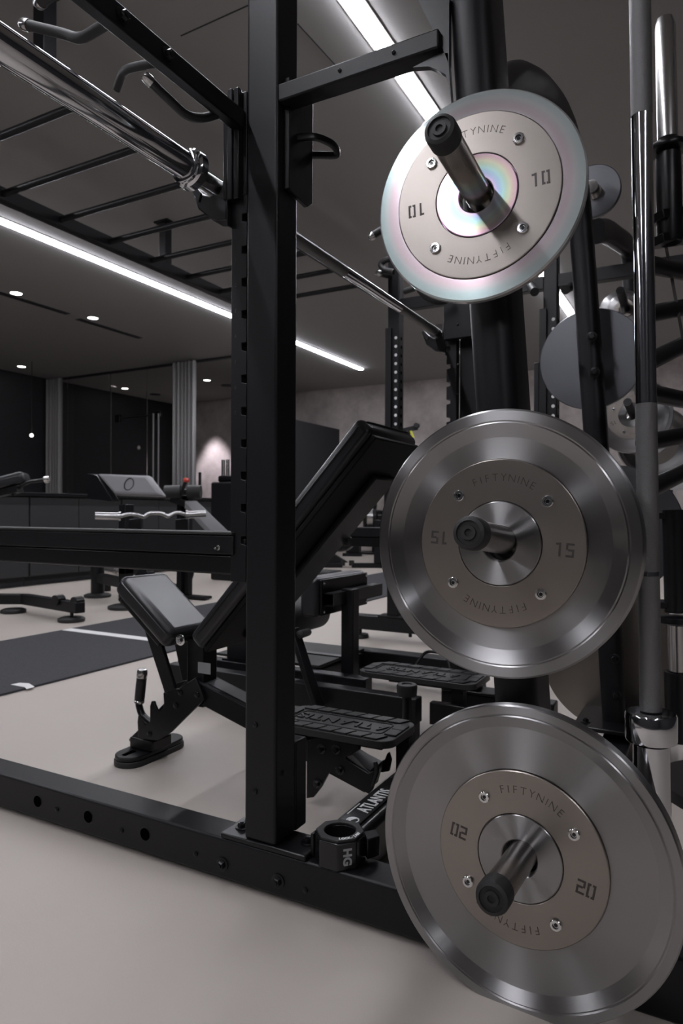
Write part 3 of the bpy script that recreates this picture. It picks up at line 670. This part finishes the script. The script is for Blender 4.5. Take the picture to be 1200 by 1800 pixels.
# rear bracket with degree marks and hooks
A=[(300,160),(390,130),(760,160),(765,240),(650,300),(642,325),(840,445),(885,430),(905,345),(920,380),(925,440),(880,590),(845,630),(500,435),(430,570),(360,660),(300,670)]
slab(z8(A),1.44,.010,'rear_side_plate',M['coat2'],bench)
slab(z8([(650,230),(760,240),(930,350),(985,330),(1005,275),(1020,262),(1042,330),(1022,430),(960,440),(760,330)]),1.555,.010,'hook_plate',M['coat2'],bench)
slab(z8([(885,350),(905,345),(922,380),(926,440),(885,560),(865,560),(900,440)]),1.438,.0018,'hook_edge',M['vinyl'],bench)
tq=[onY(*z8([(650,300)])[0],1.45),onY(*z8([(850,445)])[0],1.45),onY(*z8([(925,370)])[0],1.55),onY(*z8([(775,265)])[0],1.55)]
MB().prism(tq,(0,0,-.006)).build('angle_plate',M['vinyl'],bench)
nu=(tq[1]-tq[0]).normalized(); nv=(tq[3]-tq[0]); nv=(nv-nu*nv.dot(nu)).normalized(); cc=(tq[0]+tq[1]+tq[2]+tq[3])/4
nn=nu.cross(nv)
text_mb('15°',.022,cc+nn*.0006+nu*.010,nv,-nu).build('angle_mark',M['gloss'],bench)
for x,y in ((430,232),(560,235),(595,415),(400,535)): bolt(onY(480+x/5,1270+y/5,1.4395),(0,-1,0),.0085,bench,h=.010,m='gloss')
# ================================================================== SPOTTER STEPS
def step(y0,y1,x0,x1,label,zt=.195):
    t=thing('spotter_step',label,'foot platform',((x0+x1)/2,(y0+y1)/2,0),'rubber-topped spotter steps')
    def rr(x0,x1,y0,y1,r,z,n=5):
        P=[]
        for cx,cy,t0 in ((x1-r,y1-r,0),(x0+r,y1-r,90),(x0+r,y0+r,180),(x1-r,y0+r,270)):
            for k in range(n+1): a=math.radians(t0+90*k/n); P.append((cx+r*math.cos(a),cy+r*math.sin(a),z))
        return P
    sl=MB().prism(rr(x0,x1,y0,y1,.035,zt-.023),(0,0,.018)).build('step_pad',M['tread'],t,bevel=.002)
    W=x1-x0; n=7; s=.014
    for row,(ya,yb) in enumerate(((y0+.004,y0+.036),(y1-.036,y1-.004))):
        for k in range(n):
            a=x0+.030+k*(W-.06)/n; b=a+(W-.06)/n-.006
            d=s if row==0 else s
            MB().prism([(a,ya,zt-.0049),(b,ya,zt-.0049),(min(b+d,x1-.008),yb,zt-.0049),(min(a+d,x1-.02),yb,zt-.0049)],(0,0,.0042)).build('tread_block',M['tread'],sl,bevel=.001)
    for xa in (x0+.006,x1-.036):
        for k in range(2):
            ym=(y0+y1)/2; ya=ym-.042+k*.044
            MB().box((xa,ya,zt-.0049),(xa+.030,ya+.040,zt-.0007)).build('tread_block',M['tread'],sl,bevel=.001)
    xa,xb,ya,yb=x0+.045,x1-.045,(y0+y1)/2-.040,(y0+y1)/2+.040
    MB().tube(rr(xa,xb,ya,yb,.012,zt-.0040),.0016,seg=6,closed=True).build('tread_frame',M['tread'],sl)
    text_mb('ATLANTIS',.052,((xa+xb)/2,(ya+yb)/2,zt-.0035),-X,-Yv,lift=.0016,bold=.0006,spacing=1.08).build('raised_lettering',M['tread'],sl)
    MB().box((x0+.11,y0+.02,zt-.032),(x1-.03,y1-.02,zt-.0235)).build('support_plate',M['coat2'],t)
    return t
t=step(1.43,1.606,-.99,-.645,'black rubber spotter step nearest the foreground, behind the big upright')
MB().box((-.690,1.565,0),(-.655,1.60,.162)).build('leg',M['coat'],t,bevel=.002)
t=step(2.03,2.20,-1.04,-.636,'black rubber spotter step further back, just above the 20 plate')
MB().box((-.72,2.06,.0),(-.68,2.10,.162)).build('leg',M['coat'],t,bevel=.002)
MB().box((-.78,2.03,.05),(-.62,2.06,.12)).build('side_block',M['coat2'],t,bevel=.003)
hx=onY(790,1150,2.28); MB().tube(path([(-.90,2.215,.19),(-.875,2.24,.235),(-.80,2.24,.235),(-.775,2.215,.19)],.02,5),.0055,seg=10).build('grab_handle',M['coat2'],t)
# ================================================================== PADDED MACHINE BEHIND THE BENCH
mc=thing('back_extension_machine','low black exercise machine with roller and backed pad behind the bench','exercise machine',(-1.3,2.2,0))
def bm(a,b,name='frame_beam',m='coat',bev=.004): return MB().box(a,b).build(name,M[m],mc,bevel=bev)
bm((-1.82,1.97,.06),(-.80,2.02,.14)); bm((-1.9,2.12,.06),(-1.05,2.175,.14)); bm((-1.35,2.56,.06),(-.76,2.64,.14)); bm((-1.82,2.0201,.07),(-1.76,2.119,.13)); bm((-1.34,2.176,.07),(-1.28,2.559,.13))
for x,y in ((-1.79,1.98),(-.84,1.98),(-1.3,2.57),(-.8,2.57)): bm((x-.03,y-.005,0),(x+.03,y+.05,.0598),'rubber_foot','rubber')
MB().box((-1.75,2.18,.141),(-1.27,2.555,.152)).build('tray',M['rubber'],mc,bevel=.002)
MB().box((-1.75,2.34,.1522),(-1.27,2.375,.156)).build('tray_strip',M['vinyl'],mc,bevel=.001)
MB().box((-1.185,2.19,.1),(-1.135,2.24,.44)).build('pad_post',M['coat'],mc,bevel=.004)
pd=MB().box((-1.29,2.07,.345),(-1.215,2.455,.487)).build('pad',M['vinyl'],mc,bevel=.018,seg=4)
pb_=MB().box((-1.2145,2.085,.352),(-1.204,2.448,.480)).build('pad_board',M['coat2'],mc,bevel=.004)
for y in (2.10,2.435):
    for z in (.365,.467): MB().lathe((-1.2038,y,z),(1,0,0),[(.005,0),(.004,.002),(0,.0025)],10).build('screw',M['screw'],pb_)
MB().box((-1.2035,2.10,.385),(-1.165,2.50,.389)).build('bracket_flange',M['coat'],mc); MB().box((-1.168,2.10,.3892),(-1.163,2.50,.428)).build('bracket_face',M['vinyl'],mc)
MB().box((-1.2035,2.10,.4285),(-1.163,2.50,.432)).build('bracket_top',M['coat'],mc)
MB().lathe((-1.385,1.99,.325),(0,1,0),[(.02,0),(.055,.004),(.066,.02),(.066,.36),(.055,.376),(.02,.38)],28).build('roller',M['rubber'],mc)
MB().beam(onY(516,1105,1.935),onY(562,1245,1.935),.02,.045,(0,1,0)).build('lever_bar',M['coat'],mc,bevel=.003)
a=onY(527,1116,1.93); b=onY(543,1111,2.05); MB().lathe(a,(b-a),[(.010,0),(.0135,.002),(.0135,(b-a).length*.9),(.011,(b-a).length)],16).build('lever_grip',M['rubber'],mc)
a=onY(716,1240,1.86); MB().cyl((a.x,a.y,0),(a.x,a.y,.185),.014).build('stop_rod',M['coat2'],mc)
MB().lathe((a.x,a.y,.178),(0,0,1),[(.014,0),(.029,.004),(.031,.03),(.028,.036),(.016,.037),(.014,.033),(0,.033)],28).build('stop_bumper',M['rubber'],mc)
a=onY(412,1172,2.15); MB().box((a.x-.04,2.125,.1405),(a.x+.12,2.17,.147)).build('post_foot',M['coat2'],mc); MB().box((a.x-.02,2.13,.1472),(a.x+.10,2.165,.42)).build('front_post',M['coat'],mc,bevel=.003)
# ================================================================== COLLAR RESTING ON THE BEAM
cx,cy,z0=-.590,1.090,.0905
t=thing('barbell_collar','black octagonal clamp collar lying on the base beam beside the upright','barbell collar',(cx,cy,z0))
def octa(r,z): return [(cx+r*math.cos(math.radians(22.5+45*k)),cy+r*math.sin(math.radians(22.5+45*k)),z) for k in range(8)]
def ringprism(r0,r1,z0,z1,n0=8):
    mb=MB(); A=octa(r1,z0);B=octa(r1,z1)
    N=32; 
    ins=[(cx+r0*math.cos(2*math.pi*k/N),cy+r0*math.sin(2*math.pi*k/N)) for k in range(N)]
    def edge(k):
        a=2*math.pi*k/N; s=math.radians(45); t_=((a-math.radians(22.5))%s)-s/2; rr=r1*math.cos(s/2)/math.cos(t_); return (cx+rr*math.cos(a),cy+rr*math.sin(a))
    V=[];F=[]
    for k in range(N):
        e=edge(k); i=ins[k]; V+=[(i[0],i[1],z0),(e[0],e[1],z0),(e[0],e[1],z1),(i[0],i[1],z1)]
    for k in range(N):
        j=(k+1)%N
        for q in range(4): F.append((k*4+q,j*4+q,j*4+(q+1)%4,k*4+(q+1)%4))
    return mb.add(V,F)
ringprism(.0305,.047,z0,z0+.048).build('body',M['gloss'],t,bevel=.002)
ringprism(.0290,.044,z0+.0482,z0+.053).build('top_ring',M['rubber'],t,bevel=.001)
for k in range(3): MB().box((cx-.020+.014*k,cy-.0305,z0+.006),(cx-.012+.014*k,cy-.0245,z0+.046)).build('inner_pad',M['rubber'],t)
MB().prism([(cx+.030,cy+.030,z0+.008),(cx+.052,cy+.006,z0+.008),(cx+.066,cy+.030,z0+.008),(cx+.048,cy+.052,z0+.008)],(0,0,.036)).build('lever',M['gloss'],t,bevel=.002)
MB().box((cx-.049,cy-.022,z0+.004),(cx-.043,cy-.004,z0+.044)).build('hinge',M['coat2'],t,bevel=.001)
fn=Vector((math.sin(math.radians(45)),-math.cos(math.radians(45)),0)); fu=Vector((fn.y*-1,fn.x,0)); fu=Vector((math.cos(math.radians(45)),math.sin(math.radians(45)),0))
fc=Vector((cx,cy,z0+.024))+fn*(.047*math.cos(math.radians(22.5))+.0004)
text_mb('HG',.021,fc,Vector((0,0,-1)),fu,bold=.0008).build('logo',M['greyprint'],t)
word='LOCK-JAW'
mb=MB()
for k,ch in enumerate(word):
    a_=math.radians(-62+9*k); e=Vector((math.cos(a_),math.sin(a_),0)); tm=text_mb(ch,.0085,Vector((cx,cy,z0+.0534))+e*.0365,Vector((-e.y,e.x,0)),-e,bold=.0003)
    mb.add(tm.v,tm.f)
mb.build('lettering',M['print'],t)
# ================================================================== FAR RACK
fr_=thing('squat_stand','black rack with round-holed uprights standing in the next bay','power rack',(-1.2,3.5,0))
def fpost(x,y,zt,dotz0,dotz1,pitch=.0478):
    o=MB().box((x,y,.135),(x+.068,y+.068,zt)).build('upright',M['coat'],fr_,bevel=.004)
    z=dotz1; k=0
    while z>dotz0 and k<40:
        MB().cyl((x+.050,y-.0006,z),(x+.050,y-.0014,z),.0085,seg=14).build('bright_hole',M['print'],o)
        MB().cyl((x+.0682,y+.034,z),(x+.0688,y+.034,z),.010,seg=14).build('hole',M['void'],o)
        z-=pitch; k+=1
    return o
ux=onY(680,900,3.47).x; zt0=onY(690,594,3.47).z
fpost(ux,3.47,2.3,.62,zt0)
MB().box((ux-.008,3.452,.4),(ux+.028,3.4685,onY(685,577,3.47).z)).build('side_flange',M['coat'],fr_,bevel=.002)
ux2=onY(953,700,3.47).x; fpost(ux2,3.47,2.5,.62,onY(970,560,3.47).z)
MB().box((ux2-.015,3.452,.4),(ux2+.020,3.4685,onY(960,542,3.47).z)).build('side_flange',M['coat'],fr_,bevel=.002)
MB().box((ux2-.040,3.45,.4),(ux2-.016,3.47,onY(950,637,3.47).z)).build('side_flange',M['coat'],fr_,bevel=.002)
MB().box((-1.80,3.46,.055),(-.55,3.545,.134)).build('base_beam',M['coat'],fr_,bevel=.005)
MB().box((ux-.05,3.455,.1342),(ux+.12,3.55,.145)).build('foot_plate',M['coat2'],fr_,bevel=.002)
for x in (-1.77,-.62): MB().lathe((x,3.50,0),(0,0,1),[(.05,0),(.052,.004),(.048,.022),(.012,.026),(.012,.0548)],24).build('levelling_foot',M['rubber'],fr_)
for x in (-1.45,-1.25): MB().cyl((x,3.48,.035),(x,3.48,.0548),.010,seg=10).build('bolt_tip',M['coat2'],fr_)
zc2=onY(960,492,3.47).z; MB().box((ux+.0685,3.48,zc2-.035),(ux2-.001,3.53,zc2+.03)).build('cross_beam',M['coat'],fr_,bevel=.003)
MB().box((ux2+.0685,3.48,zc2-.035),(.1,3.53,zc2+.03)).build('cross_beam',M['coat'],fr_,bevel=.003)
for px,py,px2,py2 in ((938,512,930,500),(992,508,1002,502)):
    a=onY(px,py,3.38); b=onY(px2,py2,3.48); MB().cyl(a,b,.022,seg=16).build('grip',M['rubber'],fr_)
for pts,c_ in (([(668,476),(683,488)],1),([(690,478),(672,474),(666,464),(676,456),(690,454)],0),([(709,512),(728,506)],0)):
    P=[onY(px,py,3.3) for px,py in pts]
    if pts[0]==(668,476): P=[onY(664,480,3.25),onY(682,485,3.465)]
    o=MB().tube(path(P,.03,5),.016,seg=12).build('grip',M['rubber'],fr_)
    if c_: MB().lathe(P[0],P[0]-P[1],[(.018,-.012),(.019,.0),(.012,.012),(0,.013)],14).build('end_cap',M['chromes'],o)
# grips on the foreground rack seen under the 10 plate
for pts,d,r,c_ in (([(735,508),(748,525),(770,532),(790,524)],2.3,.011,0),([(650,416),(672,402)],2.4,.013,1)):
    P=[at(px,py,d) for px,py in pts]; o=MB().tube(path(P,.03,5),r,seg=12).build('grip',M['rubber'],rack)
    if c_: MB().lathe(P[0],P[0]-P[1],[(r*1.1,-.01),(r*1.12,.0),(r*.8,.008),(0,.009)],14).build('end_cap',M['chromes'],o)
# ================================================================== MONKEY BARS
ZL=H+1.94
mk_=thing('monkey_bar_ladder','black overhead ladder hung from the ceiling at upper left','overhead ladder',(-3.2,2.5,ZL))
xl,xr_=-3.84,-2.604
for x in (xl,xr_): MB().box((x-.035,-.5,ZL-.04),(x+.035,5.42,ZL+.04)).build('side_rail',M['coat'],mk_,bevel=.004)
for k in range(-6,6):
    y=3.107+.4195*k; MB().cyl((xl+.0355,y,ZL),(xr_-.0355,y,ZL),.0205,seg=14).build('rung',M['coat'],mk_)
hy=onX(289,470,xl).y; hy2=onX(76,130,xr_).y
for x,y in ((xl,hy),(xr_,hy2)):
    MB().box((x-.035,y-.035,ZL+.0405),(x+.035,y+.035,CEIL-.013)).build('hanger',M['coat'],mk_,bevel=.004); MB().box((x-.07,y-.06,CEIL-.0125),(x+.07,y+.06,CEIL-.001)).build('ceiling_flange',M['coat2'],mk_)
# ================================================================== BACKGROUND EQUIPMENT
def tb_(pts,d,r,name,m,p,rad=.05,**k):
    ds=d if isinstance(d,(list,tuple)) else [d]*len(pts)
    P=[at(px,py,dd) for (px,py),dd in zip(pts,ds)]; return MB().tube(path(P,rad,5),r,seg=12).build(name,M[m],p)
def foot(px,py,r,p,h=.03):
    a=onZ(px,py,0); return MB().lathe((a.x,a.y,0),(0,0,1),[(r*.95,0),(r,.004),(r,h*.7),(r*.8,h),(0,h)],24).build('rubber_foot',M['rubber'],p)
def pxprism(pts,d,th,name,m,p,bevel=.004):
    P=[at(px,py,d) for px,py in pts]; v=Vector((-sn,cs,0))*th
    return MB().prism(P,v).build(name,M[m],p,bevel=bevel)
# padded bench cut off by the left edge
t=thing('exercise_bench','black bench at the left edge with pad, handle and low floor frame','bench',(-4.0,3.1,0))
foot(126,1094,.085,t); foot(24,1079,.085,t)
a=onZ(140,1092,0);b=onZ(40,1082,0)
MB().beam(Vector((-3.58,3.08,.095)),Vector((-4.30,3.20,.095)),.07,.07).build('frame_beam',M['coat'],t,bevel=.005)
MB().beam(Vector((-4.28,3.20,.095)),Vector((-4.9,2.85,.095)),.07,.07).build('frame_beam',M['coat'],t,bevel=.005)
MB().cyl((-3.66,3.08,.03),(-3.66,3.08,.06),.012,seg=10).build('foot_stem',M['coat2'],t)
for x in (-3.62,-3.80): MB().cyl((x,3.06,.13),(x,3.12,.13),.035,seg=16).build('ear',M['coat2'],t)
dq=4.6
MB().beam(at(-60,868,dq),at(48,841,dq+.1),.26,.085,(0,0,1)).build('pad',M['vinyl'],t,bevel=.03,seg=4)
MB().beam(at(-60,884,dq),at(35,862,dq),.10,.04).build('pad_frame',M['coat2'],t)
MB().beam(at(-40,880,dq),Vector((-4.85,2.85,.13)),.07,.07).build('post',M['coat'],t,bevel=.004)
tb_([(22,872),(42,850),(80,845)],dq,.013,'handle_stem','coat2',t)
a=at(77,845,dq);b=at(87,844,dq); MB().lathe(a,b-a,[(.018,0),(.024,.006),(.024,.03),(.015,.038),(0,.039)],16).build('handle_cap',M['chromes'],t)
# preacher curl bench
t=thing('preacher_curl_bench','preacher curl bench with wide grey arm pad, left background','bench',(-4.2,3.9,0))
foot(172,1051,.11,t); foot(222,1071,.13,t); 
a=onZ(172,1050,0); b=onZ(222,1070,0)
MB().cyl((a.x,a.y,.03),(a.x,a.y,.36),.055,seg=20).build('column',M['coat'],t)
MB().beam((a.x,a.y,.16),(b.x,b.y+.1,.16),.06,.08).build('frame_beam',M['coat'],t,bevel=.004)
MB().beam((b.x-.02,b.y,.03),at(262,1000,5.0),.07,.10,(1,0,0)).build('sloped_leg',M['coat'],t,bevel=.01)
c=at(222,858,5.3); pa_=[at(168,833,5.35),at(258,836,5.1),at(285,872,4.95),at(200,870,5.2)]
nrm=(pa_[1]-pa_[0]).cross(pa_[3]-pa_[0]).normalized(); 
if nrm.z<0: nrm=-nrm
o=MB().prism([p-nrm*.075 for p in pa_],nrm*.075).build('arm_pad',M['vinylg'],t,bevel=.025,seg=4)
mb=MB(); cc=sum(pa_,Vector())/4; uu=(pa_[1]-pa_[0]).normalized(); vv=nrm.cross(uu)
mb.lathe(cc+nrm*.0005,nrm,[(.042,0),(.050,0),(.050,.001),(.042,.001)],20,closed=True); mb.build('embossed_ring',M['vinyl'],o)
sd=[at(153,834,5.36),at(170,836,5.34),at(198,882,5.2),at(196,884,5.2),at(153,878,5.36)]
MB().prism(sd,Vector((.02,.05,0))).build('side_panel',M['gloss'],t,bevel=.004)
MB().beam(at(222,888,5.25),at(222,1010,5.25),.09,.07,(1,0,0)).build('post',M['coat'],t,bevel=.004)
MB().beam((at(222,1010,5.25).x,at(222,1010,5.25).y,.03),at(222,960,5.25),.09,.07,(1,0,0)).build('post',M['coat'],t,bevel=.004)
MB().box((-4.55,3.9,.48),(-4.25,4.2,.53)).build('seat_pad',M['vinyl'],t,bevel=.015)
for px in (236,318): pxprism([(px-10,914),(px+12,912),(px+12,945),(px-2,948),(px-10,930)],5.0,.05,'bar_rest','coat2',t)
# EZ curl bar
t=thing('curl_bar','chrome zigzag curl bar resting before the preacher bench','barbell',at(262,908,4.85))
def sgm(p,q,d,r,m,name): 
    a=at(*p,d[0]);b=at(*q,d[1]); return MB().cyl(a,b,r,seg=20).build(name,M[m],t)
sgm((167,908),(208,909),(4.7,4.75),.026,'chromes','sleeve'); sgm((208,909),(212,909),(4.75,4.755),.034,'chromes','collar')
tb_([(212,909),(226,905),(236,905),(246,908),(254,910),(262,903),(284,903),(296,910),(304,904),(314,902),(326,906)],[4.76,4.77,4.78,4.8,4.82,4.83,4.86,4.88,4.9,4.92,4.95],.0135,'bent_shaft','chromes',t,rad=.03)
sgm((326,906),(330,906),(4.95,4.955),.034,'chromes','collar'); sgm((330,906),(361,904),(4.955,5.0),.026,'chromes','sleeve')
# decline bench with rollers
t=thing('decline_bench','decline bench with twin foam rollers and grey sloping pad, left of the rack','bench',(-3.7,4.9,0))
sgm((290,867),(318,866),(5.6,5.6),.058,'rubber','roller'); sgm((330,866),(353,866),(5.6,5.6),.058,'rubber','roller'); sgm((316,866),(332,866),(5.58,5.58),.025,'coat2','axle')
tb_([(318,872),(322,858),(326,848)],5.5,.014,'lever','coat2',t); a=at(327,845,5.5); MB().lathe(a-Vector((0,0,.02)),(0,0,1),[(0,0),(.02,.004),(.026,.02),(.02,.036),(0,.04)],16).build('red_knob',M['red'],t)
MB().prism([at(322,880,5.6),at(346,880,5.5),at(432,962,4.9),at(396,962,5.0)],Vector((0,0,-.06))).build('pad',M['vinylg'],t,bevel=.015,seg=3)
MB().beam(at(300,878,5.6),at(330,888,5.6),.05,.05).build('bracket',M['coat2'],t)
for px in (318,331): MB().beam(at(px,872,5.66),Vector((at(px,872,5.66).x,at(px,872,5.66).y,.03)),.05,.05,(1,0,0)).build('post',M['coat'],t,bevel=.003)
a=at(324,872,5.66); MB().box((a.x-.25,a.y-.05,.0095),(a.x+.25,a.y+.05,.03)).build('base_bar',M['coat2'],t)
a=at(427,962,5.0); MB().box((a.x-.04,a.y-.04,.0095),(a.x+.04,a.y+.04,a.z-.062)).build('post',M['coat'],t)
MB().tube([onY(310,1000,4.4)+Vector((.16*math.cos(q),0,.16*math.sin(q))) for q in [math.radians(w) for w in range(-150,60,15)]],.03,seg=12).build('curved_leg',M['coat'],t)
# horn of spare steel weights under the safety bar
t=thing('weight_horn','short horn stacked with chrome plates seen under the safety bar','weight stack',at(205,1008,6.1))
a=at(188,1003,6.15);b=at(228,1010,6.05); MB().lathe(a,b-a,[(.03,0),(.05,.004),(.05,.03),(.04,.032),(.055,.036),(.055,.07),(.045,.072),(.06,.076),(.06,.12),(.03,.124),(.03,(b-a).length)],28).build('plates',M['chromes'],t)
p_=at(188,1003,6.15); MB().beam(p_,Vector((p_.x,p_.y,0)),.05,.05,(1,0,0)).build('stand',M['coat'],t)
# weight-stack machine right of the middle curtain
t=thing('weight_stack_machine','dark weight machine with bright guide rods beside the lit wall','exercise machine',at(400,900,7.2))
a=at(404,900,7.2); a.z=0
MB().box((a.x-.18,a.y-.1,0),(a.x+.3,a.y+.2,1.03)).build('housing',M['coat'],t,bevel=.02)
MB().box((a.x-.12,a.y-.06,1.0301),(a.x+.3,a.y+.2,1.10)).build('shroud',M['coat2'],t,bevel=.02)
for dx in (-.09,-.03): MB().cyl((a.x+dx,a.y,1.1002),(a.x+dx,a.y,1.27),.02,seg=12).build('guide_rod',M['chromes'],t)
t=solo(MB().cyl((onY(351,900,7.9).x,7.9,0),(onY(351,900,7.9).x,7.9,onY(351,831,7.9).z),.022,seg=12),'slim_post',M['coat'],'thin dark post at the right edge of the middle curtain','post',(onY(351,900,7.9).x,7.9,0))
# rowing machines and ski machine by the back wall
def rower(fx0,fx1,fy,bx0,bx1,by,d,label,flip):
    t=thing('rowing_machine',label,'rowing machine',onZ((fx0+fx1)/2,fy,0),'rowing machines by the back wall')
    a=onZ(fx0,fy,0);b=onZ(fx1,fy,0); MB().beam(a+Vector((0,0,.035)),b+Vector((0,0,.035)),.06,.06).build('foot_bar',M['coat'],t,bevel=.006)
    for p in (a,b): MB().cyl(p+Vector((0,0,.03)),p+Vector((0,0,.095)),.035,seg=12).build('wheel',M['rubber'],t)
    return t,a,b
t,a,b=rower(525,602,998,0,0,0,9,'dark rowing machine with triangular foot, beside the raised backrest',0)
c=(a+b)/2; v=(b-a).normalized()
MB().prism([c-v*.30+Vector((0,0,.066)),c+v*.34+Vector((0,0,.066)),c+v*.12+Vector((0,0,.2)),c+v*.10+Vector((0,0,.38)),c-v*.06+Vector((0,0,.38)),c-v*.1+Vector((0,0,.2))],(0,.06,0)).build('front_leg',M['coat'],t,bevel=.006)
MB().lathe(c+v*.18+Vector((0,.08,.42)),(0,1,0),[(.05,0),(.20,.01),(.22,.04),(.22,.14),(.20,.17),(.05,.18)],28).build('flywheel_cage',M['coat2'],t)
MB().beam(c+v*.1+Vector((0,.3,.34)),c-v*1.2+Vector((0,.3,.34)),.07,.09).build('rail',M['coat'],t)
MB().box((c.x-1.1,c.y+.25,0),(c.x-1.04,c.y+.35,.29)).build('rear_leg',M['coat'],t)
for k in range(3): q=c-v*(.25+.09*k)+Vector((0,.1,.20+.06*(k%2))); MB().lathe(q,(0,1,0),[(.01,0),(.03,.004),(.03,.05),(.01,.054)],14).build('pulley',M['chromes' if k==1 else 'coat2'],t)
t,a,b=rower(618,705,998,0,0,0,9,'dark rowing machine partly hidden by the 15 plate',1)
c=(a+b)/2; v=(b-a).normalized(); MB().box((c.x-.02,c.y-.04,.066),(c.x+.10,c.y+.06,.62)).build('front_leg',M['coat'],t,bevel=.006)
MB().beam(c+Vector((.03,0.1,.40)),c+Vector((-.9,1.4,.36)),.08,.1).build('rail',M['coat'],t)
a2=onZ(602,978,0);b2=onZ(636,978,0); MB().beam(a2+Vector((0,0,.03)),b2+Vector((0,0,.03)),.06,.05).build('rear_foot',M['coat'],t); m2=(a2+b2)/2
MB().box((m2.x-.12,m2.y,.056),(m2.x+.12,m2.y+.1,.42)).build('rear_leg',M['coat'],t,bevel=.01)
# ski machine
t=thing('ski_machine','tall ski trainer with steel-banded flywheel against the concrete wall','exercise machine',onZ(650,974,0))
d=11.9; a=at(650,900,d); bx,by=a.x,a.y
fz=at(650,908,d).z
MB().lathe((bx-.12,by-.05,fz),(.88,.47,0),[(.05,0),(.20,.01),(.22,.03),(.22,.06)],28).build('flywheel_side',M['gloss'],t)
MB().lathe((bx-.067,by-.02,fz),(.88,.47,0),[(.20,0),(.215,.01),(.215,.11),(.20,.12)],28).build('flywheel_band',M['chromes'],t)
MB().lathe((bx+.04,by+.035,fz),(.88,.47,0),[(.22,0),(.22,.05),(.12,.08),(.10,.22),(0,.225)],28).build('flywheel_side',M['coat2'],t)
MB().beam((bx+.06,by+.06,0),(bx+.06,by+.06,fz+.62),.10,.06,(1,0,0)).build('mast',M['coat'],t,bevel=.01)
MB().box((bx-.02,by-.04,at(650,878,d).z),(bx+.14,by+.02,at(650,864,d).z)).build('monitor',M['gloss'],t,bevel=.01)
for dx in (-.17,-.02,.07): MB().cyl((bx+dx,by-.02,fz+.18),(bx+dx,by-.02,fz+1.0),.009,seg=8).build('cord',M['coat2'],t)
MB().box((bx-.30,by-.3,0),(bx+.35,by+.25,.03)).build('floor_plate',M['coat'],t)
# floor mat roll near turf
a=onZ(548,1016,0); solo(MB().obox((a.x,a.y,.045),X,Yv,Zv,.62,.28,.09),'step_board',M['rubber'],'flat black step board on the floor behind the padded machine','step board',(a.x,a.y,0),bevel=.02)
# wall mounted strap trainer
t=thing('suspension_strap','black and yellow suspension strap hanging from a dark wall bracket','strap trainer',at(720,760,8.0))
a=at(706,757,8.0);b=at(733,751,8.0); MB().beam(a-(b-a)*.8,b,.05,.055).build('bracket',M['coat'],t,bevel=.005)
c=at(733,748,8.0); MB().cyl(c,c+Vector((0,-.05,.0)),.03,seg=12).build('bracket_end',M['coat2'],t)
MB().beam(at(718,757,7.95),at(708,812,7.95),.015,.075,(0,1,0)).build('strap',M['rubber'],t); MB().beam(at(721,757,7.93),at(726,769,7.93),.012,.045,(0,1,0)).build('yellow_strap',M['yellow'],t)
bt=a-(b-a)*.8; MB().box((bt.x-.05,bt.y-.05,.0095),(bt.x+.05,bt.y+.05,bt.z+.03)).build('mast',M['coat'],t,bevel=.005)
